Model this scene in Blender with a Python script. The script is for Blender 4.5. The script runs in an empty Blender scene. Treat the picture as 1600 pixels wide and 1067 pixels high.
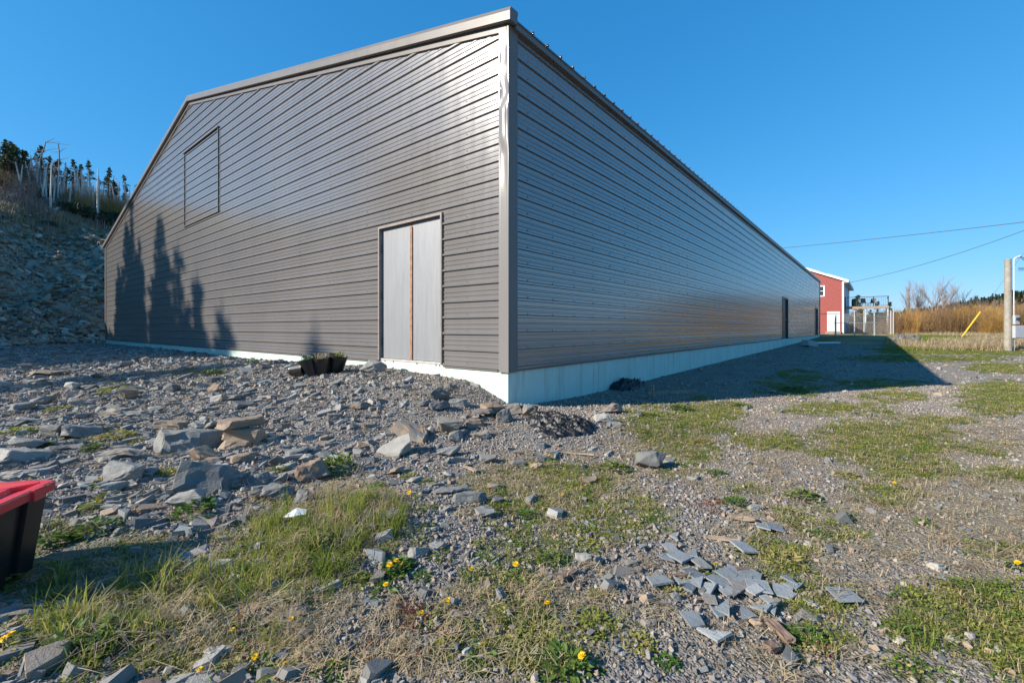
import bpy, bmesh, math, random
import numpy as np
from mathutils import Vector, Matrix, Euler

R = math.radians
S = bpy.context.scene
COL = S.collection
rnd = random.Random(7)

# ------------------------------------------------------------------ camera, sky, sun, exposure
F = 700.0                       # focal length in photo pixels (photo 1600 wide)
EYE = 1.10
cam_d = bpy.data.cameras.new('camera')
cam_d.sensor_width = 36.0
cam_d.lens = F / 1600 * 36
cam_d.shift_y = -21.0 / 1600
cam_d.clip_start = 0.05
cam_d.clip_end = 5000
cam = bpy.data.objects.new('camera', cam_d)
cam.location = (0, 0, EYE)
cam.rotation_euler = (R(90), 0, 0)
COL.objects.link(cam)
S.camera = cam

SUN_EL = R(28.8)
SX, SY = -0.938, -0.345         # horizontal direction towards the sun
w = bpy.data.worlds.new('World')
S.world = w
w.use_nodes = True
nt = w.node_tree
bg = nt.nodes['Background']
sky = nt.nodes.new('ShaderNodeTexSky')
sky.sky_type = 'NISHITA'
sky.sun_disc = False
sky.sun_elevation = SUN_EL
sky.sun_rotation = math.atan2(SX, SY)
sky.altitude = 0
sky.air_density = 1.0
sky.dust_density = 0.15
sky.ozone_density = 4.0
# per-channel tone of the clear maritime sky (deep blue aloft, pale blue at the horizon)
sep_ = nt.nodes.new('ShaderNodeSeparateColor'); com_ = nt.nodes.new('ShaderNodeCombineColor')
nt.links.new(sky.outputs[0], sep_.inputs[0])
for i_, (ref, val, ex) in enumerate(((0.677, 0.030, 1.15), (1.276, 0.235, 0.60), (2.465, 0.578, 0.48))):
    d_ = nt.nodes.new('ShaderNodeMath'); d_.operation = 'DIVIDE'; d_.inputs[1].default_value = ref
    p_ = nt.nodes.new('ShaderNodeMath'); p_.operation = 'POWER'; p_.inputs[1].default_value = ex
    m_ = nt.nodes.new('ShaderNodeMath'); m_.operation = 'MULTIPLY'; m_.inputs[1].default_value = val / 0.157
    nt.links.new(sep_.outputs[i_], d_.inputs[0]); nt.links.new(d_.outputs[0], p_.inputs[0]); nt.links.new(p_.outputs[0], m_.inputs[0])
    c_ = nt.nodes.new('ShaderNodeMath'); c_.operation = 'MINIMUM'; c_.inputs[1].default_value = (0.75, 0.95, 1.1)[i_] / 0.157
    nt.links.new(m_.outputs[0], c_.inputs[0]); nt.links.new(c_.outputs[0], com_.inputs[i_])
nt.links.new(com_.outputs[0], bg.inputs[0])
bg.inputs[1].default_value = 0.086

sun_d = bpy.data.lights.new('sun', 'SUN')
sun_d.energy = 4.2
sun_d.angle = R(0.53)
sun_d.color = (1.0, 0.915, 0.79)
sun = bpy.data.objects.new('sun', sun_d)
sun.location = (-20, -10, 30)
sdir = Vector((SX * math.cos(SUN_EL), SY * math.cos(SUN_EL), math.sin(SUN_EL)))
sun.rotation_euler = sdir.to_track_quat('Z', 'Y').to_euler()
COL.objects.link(sun)

S.view_settings.view_transform = 'Standard'
S.view_settings.look = 'None'
S.view_settings.exposure = 1.0
S.view_settings.gamma = 1
S.view_settings.use_curve_mapping = False

# ------------------------------------------------------------------ helpers
def tag(o, label=None, cat=None, group=None, kind=None):
    if label: o['label'] = label
    if cat: o['category'] = cat
    if group: o['group'] = group
    if kind: o['kind'] = kind
    return o

def empty(name, loc=(0, 0, 0), rz=0.0):
    o = bpy.data.objects.new(name, None)
    o.location = loc
    o.rotation_euler = (0, 0, rz)
    o.empty_display_size = 0.2
    COL.objects.link(o)
    return o

def link(name, me, m=None, parent=None):
    o = bpy.data.objects.new(name, me)
    if m is not None and not me.materials:
        me.materials.append(m)
    COL.objects.link(o)
    if parent is not None:
        o.parent = parent
    return o

class MB:
    """collects plain shapes and links them as one mesh object"""
    def __init__(s): s.v, s.f = [], []
    def add(s, vs, fs):
        n = len(s.v); s.v += [tuple(v) for v in vs]; s.f += [tuple(i + n for i in f) for f in fs]
    def box(s, x0, x1, y0, y1, z0, z1):
        s.add([(x0,y0,z0),(x1,y0,z0),(x1,y1,z0),(x0,y1,z0),(x0,y0,z1),(x1,y0,z1),(x1,y1,z1),(x0,y1,z1)],
              [(0,3,2,1),(4,5,6,7),(0,1,5,4),(1,2,6,5),(2,3,7,6),(3,0,4,7)])
    def tube(s, p, q, r0, r1=None, n=6, cap=True):
        r1 = r0 if r1 is None else r1
        p, q = Vector(p), Vector(q)
        d = (q - p)
        if d.length < 1e-6: return
        d.normalize()
        a = d.orthogonal().normalized(); b = d.cross(a)
        vs = []
        for c, r in ((p, r0), (q, r1)):
            for k in range(n):
                t = 2 * math.pi * k / n
                vs.append(c + a * math.cos(t) * r + b * math.sin(t) * r)
        fs = [(k, (k + 1) % n, n + (k + 1) % n, n + k) for k in range(n)]
        if cap: fs += [tuple(range(n - 1, -1, -1)), tuple(range(n, 2 * n))]
        s.add(vs, fs)
    def path(s, pts, r, n=5):
        for i in range(len(pts) - 1): s.tube(pts[i], pts[i + 1], r, r, n)
    def prism(s, poly, y0, y1, axis='y'):
        n = len(poly)
        def P(a, b, c): return (a, c, b) if axis == 'y' else (c, a, b)
        vs = [P(a, b, y0) for a, b in poly] + [P(a, b, y1) for a, b in poly]
        fs = [(k, (k + 1) % n, n + (k + 1) % n, n + k) for k in range(n)] + [tuple(range(n - 1, -1, -1)), tuple(range(n, 2 * n))]
        s.add(vs, fs)
    def mesh(s, name):
        me = bpy.data.meshes.new(name)
        me.from_pydata(s.v, [], s.f); me.update()
        return me
    def build(s, name, m=None, parent=None, smooth=False, bevel=0, fix=True):
        me = s.mesh(name)
        if fix or bevel:
            bm = bmesh.new(); bm.from_mesh(me)
            if fix: bmesh.ops.recalc_face_normals(bm, faces=bm.faces)
            if bevel: bmesh.ops.bevel(bm, geom=bm.edges[:], offset=bevel, segments=1, affect='EDGES')
            bm.to_mesh(me); bm.free()
        if smooth:
            for p in me.polygons: p.use_smooth = True
        return link(name, me, m, parent)

def np_mesh(name, V, Fq, attrs=None, smooth=False):
    me = bpy.data.meshes.new(name)
    V = np.asarray(V, dtype=np.float32); Fq = np.asarray(Fq, dtype=np.int32)
    k = Fq.shape[1]
    me.vertices.add(len(V)); me.vertices.foreach_set('co', V.ravel())
    me.loops.add(Fq.size); me.loops.foreach_set('vertex_index', Fq.ravel())
    me.polygons.add(len(Fq))
    me.polygons.foreach_set('loop_start', np.arange(0, Fq.size, k, dtype=np.int32))
    me.polygons.foreach_set('loop_total', np.full(len(Fq), k, dtype=np.int32))
    if smooth: me.polygons.foreach_set('use_smooth', np.ones(len(Fq), dtype=bool))
    for n_, a in (attrs or {}).items():
        at_ = me.attributes.new(n_, 'FLOAT', 'POINT')
        at_.data.foreach_set('value', np.asarray(a, dtype=np.float32).ravel())
    me.update(); me.validate()
    return me

# ------------------------------------------------------------------ numpy noise
def _hash(ix, iy, seed):
    h = (ix.astype(np.int64) * 374761393 + iy.astype(np.int64) * 668265263 + seed * 1442695041) & 0xffffffff
    h = ((h ^ (h >> 13)) * 1274126177) & 0xffffffff
    h = h ^ (h >> 16)
    return (h & 0xffff) / 65535.0

def vnoise(x, y, seed=0):
    x = np.asarray(x, float); y = np.asarray(y, float)
    ix = np.floor(x); iy = np.floor(y)
    fx = x - ix; fy = y - iy
    fx = fx * fx * (3 - 2 * fx); fy = fy * fy * (3 - 2 * fy)
    a = _hash(ix, iy, seed); b = _hash(ix + 1, iy, seed); c = _hash(ix, iy + 1, seed); d = _hash(ix + 1, iy + 1, seed)
    return (a * (1 - fx) + b * fx) * (1 - fy) + (c * (1 - fx) + d * fx) * fy - 0.5

def fbm(x, y, seed=0, oct_=4):
    s = 0; a = 1.0
    for k in range(oct_):
        s = s + a * vnoise(x * 2 ** k, y * 2 ** k, seed + k * 17); a *= 0.5
    return s

def sstep(a, b, x):
    t = np.clip((np.asarray(x, float) - a) / (b - a), 0, 1)
    return t * t * (3 - 2 * t)

# ------------------------------------------------------------------ the lie of the land
DR = np.array([568.0, F]); DR /= np.linalg.norm(DR)        # along the long wall
DL = np.array([-DR[1], DR[0]])                              # along the gable wall
C0 = np.array([-0.05, 5.8])                                 # the near corner of the metal building
BL, BW = 41.8, 25.4
ZB = 0.541                                                  # underside of the siding
TOE = np.array([(-60, 200), (-8, 62), (-21.8, 23.5), (-22.6, 19.8), (-19.6, 13.5), (-17.8, 8), (-17.5, 4), (-23, -3), (-45, -12)], float)

def hill_s(x, y):
    """signed distance to the toe of the rock cut, positive on the hill side"""
    best = None; side = None
    for i in range(len(TOE) - 1):
        p, q = TOE[i], TOE[i + 1]
        d = q - p; L = np.hypot(*d)
        t = np.clip(((x - p[0]) * d[0] + (y - p[1]) * d[1]) / L ** 2, 0, 1)
        cx = p[0] + t * d[0]; cy = p[1] + t * d[1]
        dist = np.hypot(x - cx, y - cy)
        cr = d[0] * (y - p[1]) - d[1] * (x - p[0])
        if best is None: best, side = dist, cr
        else:
            m = dist < best - 1e-9
            best = np.where(m, dist, best); side = np.where(m, cr, side)
    return np.where(side < 0, best, -best)

def height(x, y, detail=True):
    x = np.asarray(x, float); y = np.asarray(y, float)
    dx = x - C0[0]; dy = y - C0[1]
    a = dx * DR[0] + dy * DR[1]; b = dx * DL[0] + dy * DL[1]
    base = -0.03 + 0.10 * sstep(9, 20, y) + 0.27 * sstep(20, 36, y) + 0.18 * sstep(36, 55, y)
    base = base * sstep(-25, -8, x) + (1 - sstep(-25, -8, x)) * 0.3
    ac = np.clip(a, 0, BL); bc = np.clip(b, 0, BW)
    dist = np.hypot(a - ac, b - bc)
    zg = np.interp(bc, [0, .4, .73, 1.2, 1.9, 2.5, 4, 5.6, 7.6, 10, 25], [.12, .27, .365, .39, .41, .43, .40, .38, .335, .35, .37])
    zr = np.interp(ac, [0, .4, 1.7, 3.4, 10, 18, 28, 42], [.12, .05, .0, -.0, .06, .12, .2, .36])
    zw = np.where(ac < bc, zg, zr)
    U = np.interp(bc - ac, [-4, 0, 3, 10, 25], [2.4, 2.4, 4.4, 7.5, 10])
    f = 1 - sstep(0.05, 1, dist / U)
    z = base + (zw - base) * f
    # grassy hump in the foreground, low ground left of it
    z = z + 0.10 * np.exp(-(((x + 0.9) / 0.75) ** 2 + ((y - 2.55) / 0.55) ** 2))
    z = z - 0.03 * np.exp(-(((x + 1.8) / 0.8) ** 2 + ((y - 2.0) / 0.5) ** 2))
    z = z + 0.05 * np.exp(-(((x - 1.7) / 0.7) ** 2 + ((y - 5.2) / 0.7) ** 2))
    z = z + 0.06 * np.exp(-(((x + 0.2) / 1.6) ** 2 + ((y - 4.9) / 0.5) ** 2))
    s = hill_s(x, y)
    out = sstep(0.0, 0.6, dist)
    left = sstep(1.0, -3.0, x)
    if detail:
        z = z + out * (0.045 * fbm(x * 0.8, y * 0.8, 3, 3) * (0.5 + left) + 0.022 * fbm(x * 3.1, y * 3.1, 11, 3) * (0.35 + left))
    hp = np.interp(s, [-0.6, 0, 1.2, 4.5, 9, 12, 17, 30, 60], [0, .12, 1.2, 4.6, 7.7, 9.2, 11.1, 13.6, 19])
    z = z + hp
    if detail:
        rock = sstep(0.2, 1.5, s) * (1 - 0.75 * sstep(8, 11, s))
        lg = fbm(x * 0.22, y * 0.22, 31, 4) * 2.2
        led = fbm(x * 0.9 + y * 0.3, y * 0.9, 37, 3) * 1.1 + 0.35 * np.abs(fbm(x * 2.3, y * 2.3, 41, 3))
        z = z + rock * (lg * 0.8 + led) + sstep(8, 13, s) * fbm(x * 0.5, y * 0.5, 51, 3) * 0.5
    return z

def hz(x, y): return float(height(np.array([x]), np.array([y]))[0])

def project(x, y, z):
    return 800 + F * x / y, 512 - F * (z - EYE) / y

def at(px, py):
    """where the sight line through a photo pixel meets the ground"""
    kx = (px - 800) / F; kz = (512 - py) / F
    ys = np.concatenate([np.arange(1.0, 30, 0.02), np.arange(30, 120, 0.25)])
    g = height(kx * ys, ys)
    hit = np.nonzero(EYE + kz * ys <= g)[0]
    Y = float(ys[hit[0]]) if len(hit) else 60.0
    X = kx * Y
    return Vector((X, Y, hz(X, Y)))

# ------------------------------------------------------------------ materials
class NT:
    def __init__(s, name):
        s.m = bpy.data.materials.new(name); s.m.use_nodes = True
        s.t = s.m.node_tree; s.p = s.t.nodes['Principled BSDF']
    def n(s, kind, **kw):
        o = s.t.nodes.new('ShaderNode' + kind)
        for k, v in kw.items():
            if hasattr(o, k): setattr(o, k, v)
            else: o.inputs[k.replace('_', ' ')].default_value = v
        return o
    def l(s, a, b): s.t.links.new(a, b)
    def noise(s, scale, detail=4, rough=0.6, vec=None):
        o = s.n('TexNoise'); o.inputs['Scale'].default_value = scale; o.inputs['Detail'].default_value = detail; o.inputs['Roughness'].default_value = rough
        s.l(vec if vec is not None else s.geo(), o.inputs['Vector']); return o.outputs['Fac']
    def geo(s):
        if not hasattr(s, '_g'): s._g = s.n('NewGeometry')
        return s._g.outputs['Position']
    def obj(s):
        if not hasattr(s, '_o'): s._o = s.n('TexCoord')
        return s._o.outputs['Object']
    def rand(s):
        if not hasattr(s, '_r'): s._r = s.n('ObjectInfo')
        return s._r.outputs['Random']
    def attr(s, name):
        o = s.n('Attribute'); o.attribute_name = name; return o.outputs['Fac']
    def ramp(s, fac, stops, interp='LINEAR'):
        o = s.n('ValToRGB'); o.color_ramp.interpolation = interp
        e = o.color_ramp.elements
        while len(e) < len(stops): e.new(0.5)
        for i, (p, c) in enumerate(stops):
            e[i].position = p; e[i].color = (*c, 1) if len(c) == 3 else c
        s.l(fac, o.inputs[0]); return o.outputs[0]
    def mix(s, fac, a, b, mode='MIX'):
        o = s.n('Mix'); o.data_type = 'RGBA'; o.blend_type = mode
        for sock, v in ((o.inputs[0], fac), (o.inputs[6], a), (o.inputs[7], b)):
            if isinstance(v, (int, float)): sock.default_value = v
            elif isinstance(v, tuple): sock.default_value = (*v, 1)
            else: s.l(v, sock)
        return o.outputs[2]
    def math(s, op, a, b=0.0, c=0.0):
        o = s.n('Math'); o.operation = op
        for i, v in enumerate((a, b, c)):
            if isinstance(v, (int, float)): o.inputs[i].default_value = v
            else: s.l(v, o.inputs[i])
        return o.outputs[0]
    def mapping(s, vec, scale):
        o = s.n('Mapping'); o.inputs['Scale'].default_value = scale; s.l(vec, o.inputs['Vector']); return o.outputs[0]
    def bump(s, h, strength=0.3, dist=0.01):
        o = s.n('Bump'); o.inputs['Strength'].default_value = strength; o.inputs['Distance'].default_value = dist
        s.l(h, o.inputs['Height']); s.l(o.outputs[0], s.p.inputs['Normal'])
    def color(s, c):
        if isinstance(c, tuple): s.p.inputs['Base Color'].default_value = (*c, 1)
        else: s.l(c, s.p.inputs['Base Color'])
    def set(s, rough=0.6, spec=0.5, metal=0.0):
        s.p.inputs['Roughness'].default_value = rough
        s.p.inputs['Specular IOR Level'].default_value = spec
        s.p.inputs['Metallic'].default_value = metal
        return s.m

def plain(name, c, rough=0.6, var=0.15, scale=8.0, spec=0.5, metal=0.0, bump=0.0):
    k = NT(name)
    n_ = k.noise(scale, 5, 0.65, k.obj())
    lo = tuple(v * (1 - var) for v in c); hi = tuple(min(1, v * (1 + var)) for v in c)
    k.color(k.ramp(n_, [(0.3, lo), (0.7, hi)]))
    if bump: k.bump(n_, bump, 0.01)
    return k.set(rough, spec, metal)

M = {}
def siding_mat(name, c, coat=0.35, rgh=0.16):
    k = NT(name)
    big = k.noise(0.7, 3, 0.5, k.obj())
    st = k.noise(1.0, 4, 0.6, k.mapping(k.obj(), (6, 6, 0.8)))
    dirt = k.noise(60, 3, 0.6, k.obj())
    base = k.ramp(big, [(0.3, tuple(v * 0.93 for v in c)), (0.7, tuple(v * 1.06 for v in c))])
    base = k.mix(k.math('MULTIPLY', st, 0.22), base, tuple(v * 1.3 for v in c))
    base = k.mix(k.math('MULTIPLY', k.math('GREATER_THAN', dirt, 0.72), 0.25), base, (0.3, 0.27, 0.23))
    k.color(base)
    k.l(k.math('MULTIPLY_ADD', st, 0.10, rgh), k.p.inputs['Roughness'])
    k.bump(k.noise(1.6, 2, 0.5, k.mapping(k.obj(), (1, 1, 2.5))), 0.10, 0.02)
    m = k.set(0.3, 1.0 if coat else 0.25, 0.08 if coat else 0.0)
    k.p.inputs['Coat Weight'].default_value = coat; k.p.inputs['Coat Roughness'].default_value = 0.16; k.p.inputs['IOR'].default_value = 1.62 if coat else 1.45
    return m
M['siding'] = siding_mat('siding_paint', (0.165, 0.152, 0.145))
M['trim'] = siding_mat('trim_paint', (0.16, 0.146, 0.136), 0.0, 0.30)
M['roof'] = siding_mat('roof_paint', (0.11, 0.105, 0.10))
def dented():
    k = NT('dented_flashing')
    k.color((0.22, 0.205, 0.197))
    return k.set(0.24, 0.6, 0.1)
M['dented'] = dented()
def foundation_mat():
    k = NT('mint_foundation')
    n_ = k.noise(3, 5, 0.6, k.obj()); f_ = k.noise(45, 4, 0.7, k.obj()); st = k.noise(2.0, 4, 0.6, k.mapping(k.obj(), (5, 5, .6)))
    c = k.ramp(n_, [(0.3, (0.50, 0.62, 0.55)), (0.7, (0.56, 0.67, 0.60))])
    c = k.mix(k.math('MULTIPLY', k.math('GREATER_THAN', f_, 0.66), 0.5), c, (0.30, 0.33, 0.27))
    c = k.mix(k.ramp(st, [(0.5, (0, 0, 0)), (0.72, (.5, .5, .5))]), c, (0.34, 0.36, 0.28))
    k.color(c); k.bump(f_, 0.25, 0.006)
    return k.set(0.85, 0.2)
M['foundation'] = foundation_mat()
def galv():
    k = NT('galvanised_door')
    s1 = k.noise(5, 5, 0.7, k.mapping(k.obj(), (4, 4, 0.35)))
    s2 = k.noise(30, 3, 0.6, k.mapping(k.obj(), (3, 3, 0.3)))
    c = k.ramp(s1, [(0.3, (0.20, 0.208, 0.225)), (0.7, (0.26, 0.268, 0.285))])
    c = k.mix(k.math('MULTIPLY', s2, 0.25), c, (0.34, 0.35, 0.36))
    k.color(c); return k.set(0.5, 0.5, 0.25)
M['galv'] = galv()
M['rust'] = plain('rusty_steel', (0.27, 0.145, 0.085), 0.8, 0.45, 12)
M['frame'] = plain('door_frame_paint', (0.22, 0.19, 0.17), 0.5, 0.2, 10)
M['primer'] = plain('pale_frame', (0.42, 0.40, 0.37), 0.55, 0.2, 10)
M['hinge'] = plain('hinge_steel', (0.12, 0.09, 0.08), 0.5, 0.3, 20, metal=0.5)
M['dark'] = plain('dark_interior', (0.012, 0.013, 0.015), 0.7, 0.2)
M['darkdoor'] = plain('dark_door', (0.035, 0.05, 0.06), 0.35, 0.2)

def slate(name, a, b, c, warm, wfrac):
    k = NT(name)
    r_ = k.rand()
    base = k.ramp(r_, [(0.0, a), (0.45, b), (0.8, c), (1.0, tuple(v * 1.25 for v in c))])
    base = k.mix(k.ramp(k.math('FRACT', k.math('MULTIPLY', r_, 37.3)), [(1 - wfrac - 0.02, (0, 0, 0)), (1 - wfrac, (1, 1, 1))]), base, warm)
    n_ = k.noise(9, 5, 0.65)
    st = k.noise(30, 4, 0.6, k.mapping(k.obj(), (1, 1, 5)))
    base = k.mix(0.45, base, k.ramp(n_, [(0.25, (0.45, 0.45, 0.47)), (0.75, (1.25, 1.22, 1.15))]), 'MULTIPLY')
    base = k.mix(k.ramp(k.noise(5, 4, 0.6), [(0.66, (0, 0, 0)), (0.82, (0.4, 0.4, 0.4))]), base, (0.25, 0.18, 0.12))
    k.color(base)
    k.bump(k.math('ADD', st, k.noise(60, 3, 0.6)), 0.45, 0.008)
    return k.set(0.72, 0.35)
M['slate'] = slate('slate_stone', (0.15, 0.15, 0.145), (0.22, 0.218, 0.206), (0.31, 0.30, 0.276), (0.29, 0.22, 0.16), 0.08)
M['slate_small'] = slate('gravel_stone', (0.15, 0.143, 0.146), (0.235, 0.22, 0.214), (0.33, 0.305, 0.287), (0.34, 0.265, 0.205), 0.22)
M['slate_warm'] = slate('rusty_stone', (0.20, 0.185, 0.165), (0.23, 0.20, 0.17), (0.21, 0.20, 0.185), (0.27, 0.19, 0.135), 0.25)
def rusty_face():
    k = NT('iron_stained_slate')
    n_ = k.noise(7, 5, 0.65); st = k.noise(26, 4, 0.6, k.mapping(k.geo(), (1, 1, 4)))
    c = k.ramp(n_, [(0.34, (0.15, 0.15, 0.15)), (0.48, (0.21, 0.18, 0.15)), (0.58, (0.29, 0.185, 0.115)), (0.75, (0.25, 0.21, 0.17))])
    k.color(c); k.bump(st, 0.5, 0.008); return k.set(0.78, 0.3)
M['slate_rust'] = rusty_face()
M['scree_a'] = slate('scree_stone', (0.16, 0.147, 0.13), (0.29, 0.262, 0.225), (0.46, 0.415, 0.35), (0.36, 0.27, 0.18), 0.25)
M['scree_b'] = slate('scree_earth', (0.19, 0.155, 0.12), (0.30, 0.245, 0.18), (0.40, 0.34, 0.26), (0.36, 0.25, 0.155), 0.3)
M['slate_tan'] = slate('fine_gravel', (0.26, 0.22, 0.18), (0.34, 0.29, 0.235), (0.42, 0.37, 0.305), (0.37, 0.275, 0.19), 0.3)
M['shard'] = slate('slate_shard', (0.17, 0.19, 0.205), (0.215, 0.235, 0.25), (0.25, 0.265, 0.27), (0.22, 0.20, 0.18), 0.12)

def leaf_mat(name, a, b, c=None, trans=0.25):
    k = NT(name)
    base = k.ramp(k.rand(), [(0.0, a), (0.6, b), (1.0, c or b)])
    base = k.mix(0.5, base, k.ramp(k.noise(14, 3, 0.6), [(0.3, (0.6, 0.6, 0.6)), (0.7, (1.3, 1.3, 1.2))]), 'MULTIPLY')
    k.color(base)
    m = k.set(0.6, 0.3)
    tr = k.n('BsdfTranslucent'); k.l(base, tr.inputs[0])
    mx = k.n('MixShader'); mx.inputs[0].default_value = trans
    k.l(k.p.outputs[0], mx.inputs[1]); k.l(tr.outputs[0], mx.inputs[2])
    k.l(mx.outputs[0], k.t.nodes['Material Output'].inputs[0])
    return m
M['grass'] = leaf_mat('grass_blade', (0.17, 0.235, 0.032), (0.27, 0.31, 0.05), (0.40, 0.35, 0.13), 0.5)
M['straw'] = leaf_mat('dry_grass', (0.34, 0.26, 0.15), (0.46, 0.37, 0.23), (0.36, 0.25, 0.15), 0.2)
M['weed'] = leaf_mat('weed_leaf', (0.075, 0.145, 0.022), (0.12, 0.19, 0.035), (0.18, 0.20, 0.05), 0.35)
M['mat'] = leaf_mat('low_mat_leaf', (0.20, 0.235, 0.042), (0.30, 0.31, 0.065), (0.40, 0.345, 0.12), 0.45)
M['redmoss'] = leaf_mat('red_sorrel_leaf', (0.17, 0.035, 0.02), (0.20, 0.07, 0.035), (0.16, 0.10, 0.05), 0.2)
M['petal'] = leaf_mat('dandelion_petal', (0.78, 0.47, 0.01), (0.80, 0.52, 0.015), None, 0.2)
M['spruce'] = leaf_mat('spruce_needles', (0.04, 0.07, 0.03), (0.065, 0.092, 0.042), (0.10, 0.095, 0.05), 0.25)
M['juniper'] = leaf_mat('low_evergreen', (0.025, 0.05, 0.024), (0.05, 0.075, 0.035), None, 0.15)
M['bark'] = plain('grey_bark', (0.17, 0.15, 0.135), 0.9, 0.35, 15)
M['deadwood'] = plain('bleached_deadwood', (0.55, 0.52, 0.48), 0.85, 0.3, 12)
M['twig'] = plain('brown_twig', (0.21, 0.125, 0.055), 0.85, 0.35, 3)
M['twig_grey'] = plain('grey_twig', (0.25, 0.20, 0.17), 0.85, 0.25, 3)
M['twig_gold'] = plain('golden_twig', (0.36, 0.20, 0.045), 0.85, 0.3, 3)
M['twig_dark'] = plain('dark_twig', (0.09, 0.065, 0.045), 0.85, 0.3, 3)
M['wood'] = plain('weathered_wood', (0.28, 0.21, 0.15), 0.85, 0.35, 14, bump=0.3)
M['reddish_wood'] = plain('damp_red_wood', (0.19, 0.125, 0.09), 0.85, 0.35, 14, bump=0.3)
M['pole'] = plain('pole_wood', (0.29, 0.265, 0.22), 0.85, 0.25, 5, bump=0.3)
M['black'] = plain('black_plastic', (0.012, 0.012, 0.013), 0.35, 0.3, 10)
M['tarp'] = plain('black_tarp', (0.012, 0.012, 0.013), 0.5, 0.3, 10)
M['tote_red'] = plain('red_plastic', (0.62, 0.045, 0.05), 0.42, 0.06, 20)
M['white'] = plain('white_paint', (0.78, 0.78, 0.76), 0.5, 0.05, 6)
M['red'] = plain('red_clapboard_paint', (0.26, 0.045, 0.036), 0.6, 0.14, 4)
M['greywall'] = plain('pale_grey_wall', (0.55, 0.57, 0.58), 0.7, 0.08, 4)
M['glass'] = plain('window_glass', (0.03, 0.04, 0.05), 0.08, 0.1, 4)
M['galvpost'] = plain('galvanised_pipe', (0.50, 0.50, 0.50), 0.45, 0.1, 8, metal=0.4)
M['boxgrey'] = plain('grey_enamel', (0.40, 0.42, 0.44), 0.45, 0.08, 8)
M['yellow'] = plain('yellow_plastic', (0.70, 0.45, 0.03), 0.45, 0.1, 5)
M['cable'] = plain('black_cable', (0.06, 0.065, 0.075), 0.6, 0.1, 5)
M['soil'] = plain('potting_soil', (0.05, 0.035, 0.025), 0.95, 0.4, 30)
M['shingle'] = plain('roof_shingle', (0.10, 0.10, 0.11), 0.8, 0.2, 6)
M['paper'] = plain('white_plastic_scrap', (0.75, 0.77, 0.76), 0.5, 0.08, 12)
M['concrete'] = plain('concrete', (0.38, 0.37, 0.35), 0.9, 0.2, 14)

# ------------------------------------------------------------------ vegetation and soil masks (ground positions)
# ellipses seen in the photo, carried to the ground: centre, half width, half height, strength
GREEN = [(520,820,130,60,1.0),(420,900,150,50,.9),(250,930,120,45,.9),(180,880,120,40,.85),(110,930,80,40,.9),(320,830,60,25,.8),(330,860,110,35,.6),(120,1010,150,70,.7),(300,1010,140,50,.85),(90,860,80,40,.6),
         (850,770,120,45,.7),(930,800,120,40,.6),(1060,690,60,50,.8),(1110,650,60,30,.8),(1010,650,40,25,.6),(830,850,90,30,.4),(780,920,60,35,.3),
         (1380,690,110,38,1.0),(1420,735,80,18,.9),(1200,690,70,14,.8),(1300,640,90,12,.6),(1390,620,60,10,.7),(1560,625,70,28,.8),(1480,655,60,8,.6),
         (1380,775,60,22,.7),(1290,820,90,35,.6),(1210,880,60,40,.5),(1520,965,120,60,1.0),(1590,1010,60,60,.9),(1560,860,70,12,.35),(1540,700,50,14,.55),
         (1590,740,60,12,.6),(1450,560,120,6,.6),(1570,575,60,8,.7),(860,1000,120,60,.55),(700,1000,60,50,.3),(940,980,60,40,.4),(1000,830,70,25,.35),
         (1180,760,40,12,.4),(1250,690,30,10,.4),(1480,540,120,14,1.0),(1560,548,60,8,.6),(180,605,30,10,.3),(330,580,60,8,.3),(140,680,60,20,.3),
         (1360,600,80,8,.5),(1240,600,60,20,.35),(1280,940,50,30,.3),(1270,1000,45,25,.45),(1440,1040,60,30,.2)]
DRY = [(540,800,90,50,1.0),(300,990,160,50,.9),(450,960,120,60,.8),(620,960,90,40,.5),(820,950,140,60,.7),(700,1030,200,40,.7),(880,760,160,50,.7),
       (1040,700,110,50,.7),(1450,800,150,70,.9),(1560,800,90,80,1.0),(1150,720,130,60,.5),(1250,840,120,70,.6),(1330,950,120,60,.45),(1180,1010,120,50,.45),(1500,900,80,30,.6),(600,1030,200,40,.8),(1380,860,80,40,.7),(1250,920,60,40,.5),(1500,520,140,16,1.0),(1580,530,60,18,1.0),
       (250,880,120,40,.6),(1000,890,120,40,.4),(430,780,60,40,.6),(1540,690,80,40,.5),(1400,700,130,45,.5),(1010,960,60,30,.5),(1300,1030,80,30,.3)]
REDM = [(640,965,40,30,1.0),(690,990,40,25,.8),(580,1000,40,20,.6),(700,925,25,15,.5),(560,940,30,18,.5),(1260,1040,60,30,.25),(620,1030,50,25,.5),(1080,800,60,20,.2)]
def mask(px, py, lst):
    m = np.zeros_like(px)
    for cx, cy, rx, ry, st in lst:
        d = ((px - cx) / rx) ** 2 + ((py - cy) / ry) ** 2
        m = np.maximum(m, st * np.clip(1.35 - d * 0.95, 0, 1))
    return m
def veg(x, y, z, lst, soft=0.5, sc=2.2, seed=71):
    yy = np.maximum(y, 0.6)
    px, py = project(x, yy, z)
    py = np.minimum(py, 1090)
    m = mask(px, py, lst)
    n_ = fbm(x * sc, y * sc, seed, 4)
    return np.clip(m * 1.15 + n_ * soft * np.sign(m), 0, 1) * (y > 0.8)

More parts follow.
